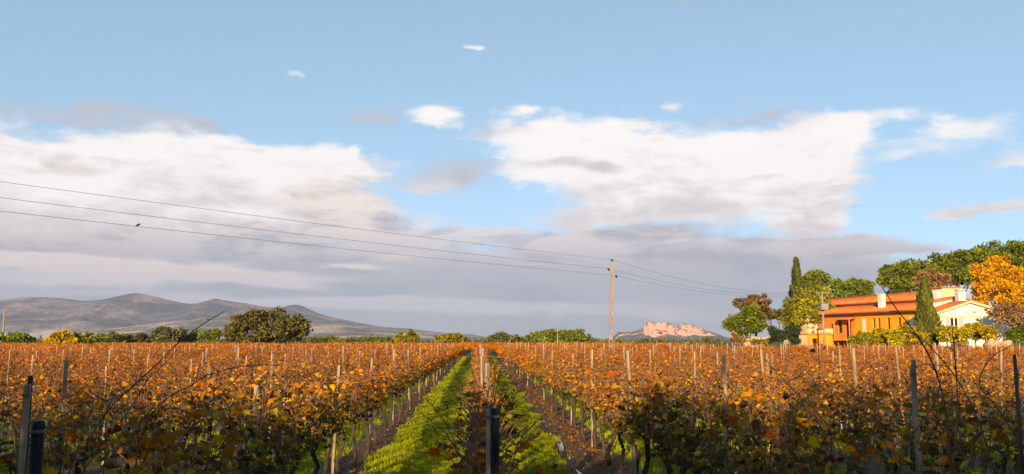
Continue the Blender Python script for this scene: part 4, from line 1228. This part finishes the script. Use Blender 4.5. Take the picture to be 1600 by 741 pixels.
for px, w in ((1350, .75), (1365, .55), (1373, .55), (1388, .6), (1405, .6), (1424, .8)):
    yc = yy_at(px); slits.append((yc - w / 2, yc + w / 2, 3.05, 4.75))
ysplit = yy_at(1335)
wall('wall', yh, 'y', XW, Y0, ysplit, -.2, EZ, M['yellow'], slits)
dy = yy_at(1318); door = (dy - 1.6, dy + 1.2, 2.2, 4.6); win2 = (yy_at(1312) - .4, yy_at(1312) + .4, 3.2, 4.7)
wall('wall', yh, 'y', XW, ysplit + .004, Y1, -.2, EZ, M['redwall'], [(yy_at(1325) - .55, yy_at(1325) + .55, 2.2, 4.3), (yy_at(1312) - .45, yy_at(1312) + .45, 2.9, 4.7)])
wall('wall', yh, 'x', Y0, XW + .304, 57, -.2, EZ, M['yellow'])
wall('wall', yh, 'x', Y1 - .3, XW + .304, 57, -.2, EZ, M['redwall'])
for i, (a, b_, z0, z1) in enumerate(slits):
    mb = MB()
    pale = i in (0, 5)
    mb.box(XW + .02 if pale else XW + .2, XW + .1 if pale else XW + .26, a + .002, b_ - .002, z0 + .002, z1 - .002)
    wd = link('window', mb.mesh('window', M['white'] if pale else M['wood']), yh)
    mb = MB(); mb.box(XW - .06, XW + .12, a - .06, b_ + .06, z0 - .1, z0 - .003); link('sill', mb.mesh('sill', M['yellow']), wd)
for (yc, hw, z0, z1, nm) in ((yy_at(1325), .55, 2.2, 4.3, 'door'), (yy_at(1312), .45, 2.9, 4.7, 'window')):
    mb = MB(); mb.box(XW + .2, XW + .26, yc - hw + .003, yc + hw - .003, z0 + .003, z1 - .003)
    dd = link(nm, mb.mesh(nm, M['wood']), yh)
    mb = MB()
    for s_ in (-.5, .5): mb.box(XW + .17, XW + .199, yc + s_ * hw - hw * .36, yc + s_ * hw + hw * .36, z0 + .2, z1 - .2)
    link('pane', mb.mesh('pane', M['glass']), dd)
# the two roof tiers with the pale strip between them
slab('roof', yh, [(47.95, Y0 - .3, 5.46), (47.95, Y1 + .3, 5.46), (52.2, Y1 + .3, 6.5), (52.2, Y0 - .3, 6.5)], .13, M['tile'], 70)
wall('clerestory_wall', yh, 'y', 52.2, Y0 + 6.5, Y1 + 4.5, 6.2, 6.95, M['cream'])
slab('roof', yh, [(51.7, Y0 + 6.2, 6.88), (51.7, Y1 + 5, 6.88), (56.2, Y1 + 8, 8.15), (56.2, Y0 + 6.2, 8.15)], .13, M['tile'], 60)
slab('roof', yh, [(56.2, Y0 + 6.2, 8.15), (56.2, Y1 + 8, 8.15), (61, Y1 + 8, 6.6), (61, Y0 + 6.2, 6.6)], .13, M['tile'])
wall('gable_wall', yh, 'x', Y0 + 6.3, 52.504, 60.6, 5, 6.6, M['cream'])
mb = MB(); mb.box(47.9, 48.02, Y0 - .3, Y1 + .3, 5.34, 5.455); link('gutter', mb.mesh('gutter', M['wood']), yh)
chimney(yh, 49.9, 107.5, .65, .65, 5.7, 7.85, M['white']); chimney(yh, 50.6, 98.6, .7, .7, 5.9, 7.9, M['white']); chimney(yh, 53.0, 124, .7, .7, 6.8, 8.3, M['redwall'])
# porch canopy on posts, with an outside stair
yp = yy_at(1322)
slab('porch_roof', yh, [(47.3, yp - 2.2, 4.62), (47.3, yp + 1.2, 4.62), (48.48, yp + 1.2, 4.85), (48.48, yp - 2.2, 4.85)], .08, M['tile'], 14)
for q in (-2.1, 1.1):
    mb = MB(); mb.tube([(47.4, yp + q, 0), (47.4, yp + q, 4.63)], .08, 8); link('porch_post', mb.mesh('porch_post', M['redwall'], True), yh)
mb = MB(); mb.box(46.3, 48.48, yp - 2.7, yp + 2.2, 1.9, 2.1); link('porch_floor', mb.mesh('porch_floor', M['redwall']), yh)
for i in range(9):
    mb = MB(); mb.box(46.4, 47.6, yp - 2.75 - .3 * (i + 1), yp - 2.75 - .3 * i, -.1, 1.9 - .2 * i); link('stair', mb.mesh('stair', M['redwall']), yh)
# terrace block at the far left end
tx0, tx1 = W(1249, 530, 113).x, W(1291, 530, 113).x; tzt = W(1260, 514, 113).z
wall('terrace_wall', yh, 'x', 113, tx0, tx1, -.2, tzt - .75, M['yellow'], [(tx0 + .55, tx0 + 1.3, .9, 2.2)])
wall('terrace_wall', yh, 'y', tx0, 113.304, 119, -.2, tzt - .75, M['cream'])
mb = MB(); mb.box(tx0 - .12, tx1 + .1, 112.85, 119, tzt - .748, tzt - .6); link('terrace_floor', mb.mesh('terrace_floor', M['redwall']), yh)
mb = MB(); mb.box(tx0 + .56, tx0 + 1.29, 113.15, 113.2, .91, 2.19); link('window', mb.mesh('window', M['glass']), yh)
mb = MB(); mb.box(tx0 - .05, tx1, 112.9, 113.02, tzt - .12, tzt)
for x in np.linspace(tx0, tx1 - .2, 4): mb.box(x, x + .2, 112.88, 113.04, tzt - .6, tzt + .02)
mb.box(tx0 + 1.4, tx1 - .2, 112.95, 113.0, tzt - .5, tzt - .125)
link('parapet', mb.mesh('parapet', M['cream']), yh)
mb = MB(); mb.add([(tx0 + .9, 112.2, .95), (tx0 + 2.4, 112.2, .95), (tx0 + 2.4, 112.98, 1.5), (tx0 + .9, 112.98, 1.5), (tx0 + .9, 112.2, .85), (tx0 + 2.4, 112.2, .85), (tx0 + 2.4, 112.98, 1.4), (tx0 + .9, 112.98, 1.4)], [(0, 1, 2, 3), (7, 6, 5, 4), (0, 4, 5, 1), (1, 5, 6, 2), (3, 7, 4, 0)])
link('awning', mb.mesh('awning', M['awning']), yh)
# cream outbuilding on the terrace
bx0, bx1 = W(1264, 500, 120).x, W(1275, 500, 120).x
mb = MB(); mb.box(bx0, bx1, 119.2, 121.5, 2, W(1268, 493, 120).z); mb.box(bx1, W(1292, 500, 120).x, 119.4, 121.5, 2, W(1280, 503, 120).z)
link('terrace_annex', mb.mesh('terrace_annex', M['cream']), yh)
L.done((1.9, 0, 0), R(13))

# ---- white gabled house in front of it
wh = empty('white_house', (51, 88, 0)); props(wh, 'white gabled house with shuttered window and red tile roof', 'house')
L = Loc(wh)
def xg(px, d=88): return W(px, 500, d).x
def zg(py, px=1500, d=88): return W(px, py, d).z
GX0, GX1, AX = xg(1465), xg(1578), xg(1516)
EZL, AZ, EZR = zg(489, 1466), zg(472, 1516), zg(490, 1575)
wx0, wx1, wz0, wz1 = xg(1485), xg(1497.5), zg(511, 1490), zg(496, 1490)
wall('wall', wh, 'x', 88, GX0, GX1, -.2, zg(494), M['white'], [(wx0, wx1, wz0, wz1)])
wall('wall', wh, 'y', GX0, 88.304, 91.6, -.2, EZL - .02, M['white'])
wall('wall', wh, 'y', GX1 - .3, 88.304, 91.6, -.2, EZR - .02, M['white'])
mb = MB(); za = zg(494) + .002
pts = [(GX0, za), (GX1, za), (GX1, EZR), (AX, AZ), (GX0, EZL)]
mb.add([(x, 88.02, z) for x, z in pts] + [(x, 88.3, z) for x, z in pts], [(0, 1, 2, 3, 4), (9, 8, 7, 6, 5)] + [(i, i + 5, (i + 1) % 5 + 5, (i + 1) % 5) for i in range(5)])
link('gable', mb.mesh('gable', M['white']), wh)
mb = MB(); mb.box(GX0 - .02, GX1 + .02, 87.93, 88.1, za - .09, za + .05); link('string_course', mb.mesh('string_course', M['cream']), wh)
ov = .35
slab('roof', wh, [(GX0 - ov, 87.75, EZL - ov * (AZ - EZL) / (AX - GX0)), (GX0 - ov, 91.6, EZL - ov * (AZ - EZL) / (AX - GX0)), (AX, 91.6, AZ), (AX, 87.75, AZ)], .12, M['tile'], 30)
slab('roof', wh, [(GX1 + ov, 87.75, EZR - ov * (AZ - EZR) / (GX1 - AX)), (GX1 + ov, 91.6, EZR - ov * (AZ - EZR) / (GX1 - AX)), (AX + .004, 91.6, AZ), (AX + .004, 87.75, AZ)], .12, M['tile'], 30)
for sx, ex, ez in ((-1, GX0 - ov, EZL), (1, GX1 + ov, EZR)):
    sl = (AZ - ez) / abs(AX - (ex + (ov if sx < 0 else -ov)))
    mb = MB(); z1 = AZ - sl * abs(ex - AX)
    mb.add([(AX, 87.70, AZ - .1), (ex, 87.70, z1 - .1), (ex, 87.70, z1 + .135), (AX, 87.70, AZ + .135), (AX, 87.745, AZ - .1), (ex, 87.745, z1 - .1), (ex, 87.745, z1 + .135), (AX, 87.745, AZ + .135)],
           [(0, 1, 2, 3), (7, 6, 5, 4), (0, 4, 5, 1), (1, 5, 6, 2), (2, 6, 7, 3), (3, 7, 4, 0)])
    link('bargeboard', mb.mesh('bargeboard', M['cream']), wh)
# window: frame, two panes, shutters
mb = MB(); t_ = .07
mb.box(wx0, wx0 + t_, 88.08, 88.16, wz0, wz1); mb.box(wx1 - t_, wx1, 88.08, 88.16, wz0, wz1); mb.box(wx0 + t_, wx1 - t_, 88.08, 88.16, wz1 - t_, wz1); mb.box(wx0 + t_, wx1 - t_, 88.08, 88.16, wz0, wz0 + t_)
xm = (wx0 + wx1) / 2; mb.box(xm - .07, xm + .07, 88.078, 88.16, wz0 + t_, wz1 - t_)
wf = link('window', mb.mesh('window_frame', M['white']), wh)
for a, b_ in ((wx0 + t_, xm - .07), (xm + .07, wx1 - t_)):
    mb = MB(); mb.box(a, b_, 88.11, 88.13, wz0 + t_, wz1 - t_); link('pane', mb.mesh('pane', M['glass']), wf)
mb = MB(); mb.box(wx0 - .1, wx1 + .1, 87.88, 88.06, wz0 - .12, wz0 - .003); link('sill', mb.mesh('sill', M['cream']), wf)
for a, b_ in ((wx0 - .5, wx0 - .02), (wx1 + .02, wx1 + .5)):
    mb = MB(); mb.box(a, b_, 87.95, 87.995, wz0, wz1)
    for i in range(9): mb.box(a + .05, b_ - .05, 87.93, 87.952, wz0 + .08 + i * (wz1 - wz0 - .2) / 8, wz0 + .12 + i * (wz1 - wz0 - .2) / 8)
    link('shutter', mb.mesh('shutter', M['shutter']), wh)
mb = MB(); mb.box(xg(1520), xg(1526), 87.985, 88.03, zg(488.5, 1523), zg(487, 1523)); link('vent', mb.mesh('vent', M['wood']), wh)
chimney(wh, xg(1506, 90), 90.4, .78, .7, 5.0, zg(452, 1506, 90.4), M['white'])
# higher body behind, and the tower
def wz(py, px, d): return W(px, py, d).z
hx0, hx1, ha = xg(1455, 92), xg(1530, 92), xg(1502, 92)
za_ = wz(465, 1502, 92); ze = wz(474, 1460, 92)
mb = MB(); pts = [(hx0, -.2), (hx1, -.2), (hx1, ze), (ha, za_), (hx0, ze)]
mb.add([(x, 92.01, z) for x, z in pts] + [(x, 94.6, z) for x, z in pts], [(0, 1, 2, 3, 4), (9, 8, 7, 6, 5)] + [(i, i + 5, (i + 1) % 5 + 5, (i + 1) % 5) for i in range(5)])
link('rear_wall', mb.mesh('rear_wall', M['white']), wh)
sl = (za_ - ze) / (ha - hx0)
slab('roof', wh, [(hx0 - .3, 91.8, ze - .3 * sl + .01), (hx0 - .3, 94.8, ze - .3 * sl + .01), (ha, 94.8, za_ + .01), (ha, 91.8, za_ + .01)], .12, M['tile'], 22)
sr = (za_ - ze) / (hx1 - ha)
slab('roof', wh, [(hx1 + .3, 91.8, ze - .3 * sr + .01), (hx1 + .3, 94.8, ze - .3 * sr + .01), (ha + .004, 94.8, za_ + .01), (ha + .004, 91.8, za_ + .01)], .12, M['tile'], 22)
ux0, ux1 = xg(1475, 104), xg(1502, 104); uz = wz(450, 1490, 104)
wall('tower', wh, 'x', 104, ux0, ux1, 4, uz, M['cream']); wall('tower', wh, 'y', ux0, 104.304, 107, 4, uz - .002, M['cream'])
mb = MB(); mb.box(ux0 - .2, ux1 + .2, 103.8, 107.2, uz + .002, uz + .14); link('tower_roof', mb.mesh('tower_roof', M['tile']), wh)
mb = MB(); mb.box(xg(1464, 105), ux0 - .01, 105, 108, 4, wz(455, 1470, 105)); lt = link('tower_annex', mb.mesh('tower_annex', M['cream']), wh)
mb = MB(); mb.box(xg(1469, 105), xg(1472, 105), 104.96, 105.02, wz(461, 1470, 105), wz(456.5, 1470, 105)); link('window', mb.mesh('window', M['glass']), lt)
L.done()

# ---- garden wall, boulders
p0, p1 = W(1160, 530, 116), W(1202, 530, 116)
gw = empty('garden_wall', (p0.x, 116, 0)); props(gw, 'low pale garden wall under the leftmost round pine', 'wall')
rr = random.Random(4); x = 0; 
while x < p1.x - p0.x:
    w = rr.uniform(.5, .9); mb = MB(); h = rr.uniform(2.15, 2.5)
    mb.box(x, x + w - .03, -.2 + rr.uniform(-.03, .03), .2, -.2, h); link('stone', mb.mesh('stone', M['stone']), gw); x += w
mb = MB(); mb.box(W(1190, 530, 114).x, W(1199, 530, 114).x, 114, 114.6, -.2, W(1195, 527, 114).z)
props(link('stone_block', mb.mesh('stone_block', M['stone'])), 'pale square block left of the dark round shrub', 'block')
def boulder(px, py, d, w, h, seed, label):
    r = np.random.default_rng(seed)
    n, mrow = 14, 9; V = []
    z0 = 0; c = W(px, py, d)
    for i in range(mrow):
        ph = math.pi * i / (mrow - 1)
        for j in range(n):
            th = 2 * math.pi * j / n
            q = np.array((math.sin(ph) * math.cos(th), math.sin(ph) * math.sin(th), math.cos(ph)))
            k_ = 1 + .22 * math.sin(3 * q[0] + seed) * math.sin(2.5 * q[1] + seed * 2) + .12 * math.sin(5 * q[2] + seed + 3 * q[0]) + r.normal(0, .02)
            sq = np.sign(q) * np.abs(q) ** .75
            V.append(sq * k_ * (w / 2, w / 2, h / 2))
    F = np.array([(i * n + j, (i + 1) * n + j, (i + 1) * n + (j + 1) % n, i * n + (j + 1) % n) for i in range(mrow - 1) for j in range(n)])
    o = link('boulder', mesh_np('boulder', np.array(V), F, None, M['stone'], True), None, (c.x, c.y, max(h / 2 - .15, c.z)))
    props(o, label, 'boulder', 'boulders by the vineyard edge')
for i, (px, w, lab) in enumerate(((1547, .95, 'leftmost of the pale boulders under the half bare tree'), (1556, .75, 'small middle boulder under the half bare tree'), (1571, .9, 'rightmost pale boulder beside the bright green bush'))):
    boulder(px, 548, 78, w * 1.15, 2.0 - .12 * i, 7 + i, lab)

# ---- tall hedge added unseen behind the viewpoint, shaped to shade the row ends
r = np.random.default_rng(12)
cl = []
HY, HH = -6.0, 5.45
for x in np.arange(-34, 30, .9):
    top = HH + .4 * math.sin(x * .45 + .6) + .3 * math.sin(x * 1.25) + .5 * r.normal(0, .6) + .42 * math.exp(-((x + 5.5) / 6.5) ** 4)  # last term raises the crest so its shade lands on the near rows
    for z in np.arange(.6, top, 1.0):
        cl.append((x + r.normal(0, .2), HY + r.normal(0, .35), min(z, top - .55), .75, .8, .65))
V, F, c = foliage(cl, 44000, .34, GREEN_OAK, r, .5)
V[:, 2] = np.maximum(V[:, 2], 0.0)
props(link('shade_hedge', mesh_np('shade_hedge', V, F, c, M['tree_leaf'])), 'tall unseen hedge added behind the viewpoint to shade the vine row ends', 'hedge', kind='stuff')

# ---- merged scrub along the far field edge, and the pale mist under the hills
r = np.random.default_rng(31)
cl = []
for px in np.arange(-60, 1130, 4.2):
    d = 215 + 12 * math.sin(px * .03); top = 527.5 + 2.2 * math.sin(px * .021) + 1.5 * math.sin(px * .083 + 1) + r.normal(0, .9) + (2.5 if px > 480 else 0) + (2 if px > 930 else 0)
    p = W(px, top, d); h = max(p.z, .8)
    cl.append((p.x, d + r.normal(0, 1), h * .5, r.uniform(.6, 1.3), 1.0, h * .55))
V, F, c = foliage(cl, 16000, .5, GREEN_OAK + OLIVE + GREEN_PINE, r, .4)
V[:, 2] = np.maximum(V[:, 2], 0)
props(link('distant_scrub', mesh_np('distant_scrub', V, F, c, M['tree_leaf'])), 'low merged scrub closing the far edge of the field', 'scrub', kind='stuff')
m = bpy.data.materials.new('mist_air'); m.use_nodes = True
X.nt = m.node_tree; X.nt.nodes.clear()
out = X.nt.nodes.new('ShaderNodeOutputMaterial'); pv = X.nt.nodes.new('ShaderNodeVolumePrincipled')
pv.inputs['Color'].default_value = (.95, .95, 1.0, 1); pv.inputs['Density'].default_value = .0035
X.nt.links.new(pv.outputs[0], out.inputs['Volume'])
mb = MB(); D = 2700
r = random.Random(8)
for (px, py, rx, rz) in ((-60, 526, 90, 5), (20, 525, 70, 5.5), (75, 523, 26, 7), (88, 521, 18, 7), (110, 526, 50, 4), (190, 527.5, 60, 3), (300, 528, 90, 2.6)):
    c = W(px, py, D + r.uniform(-250, 250)); RX, RZ = rx * D / FPX, rz * D / FPX; b0 = len(mb.v); n, q = 16, 9
    for i in range(q):
        for j in range(n):
            ph = math.pi * i / (q - 1); th = 2 * math.pi * j / n; kk = 1 + .12 * math.sin(3 * th + px) * math.sin(2 * ph)
            mb.v.append((c.x + RX * math.sin(ph) * math.cos(th) * kk, c.y + 70 * math.sin(ph) * math.sin(th), max(c.z + RZ * math.cos(ph) * kk, .5))); mb.c.append((1, 1, 1))
    mb.f += [(b0 + i * n + j, b0 + (i + 1) * n + j, b0 + (i + 1) * n + (j + 1) % n, b0 + i * n + (j + 1) % n) for i in range(q - 1) for j in range(n)]
props(link('mist', mb.mesh('mist', m, True)), 'pale bank of ground mist under the hills at the far left', 'mist', kind='stuff')
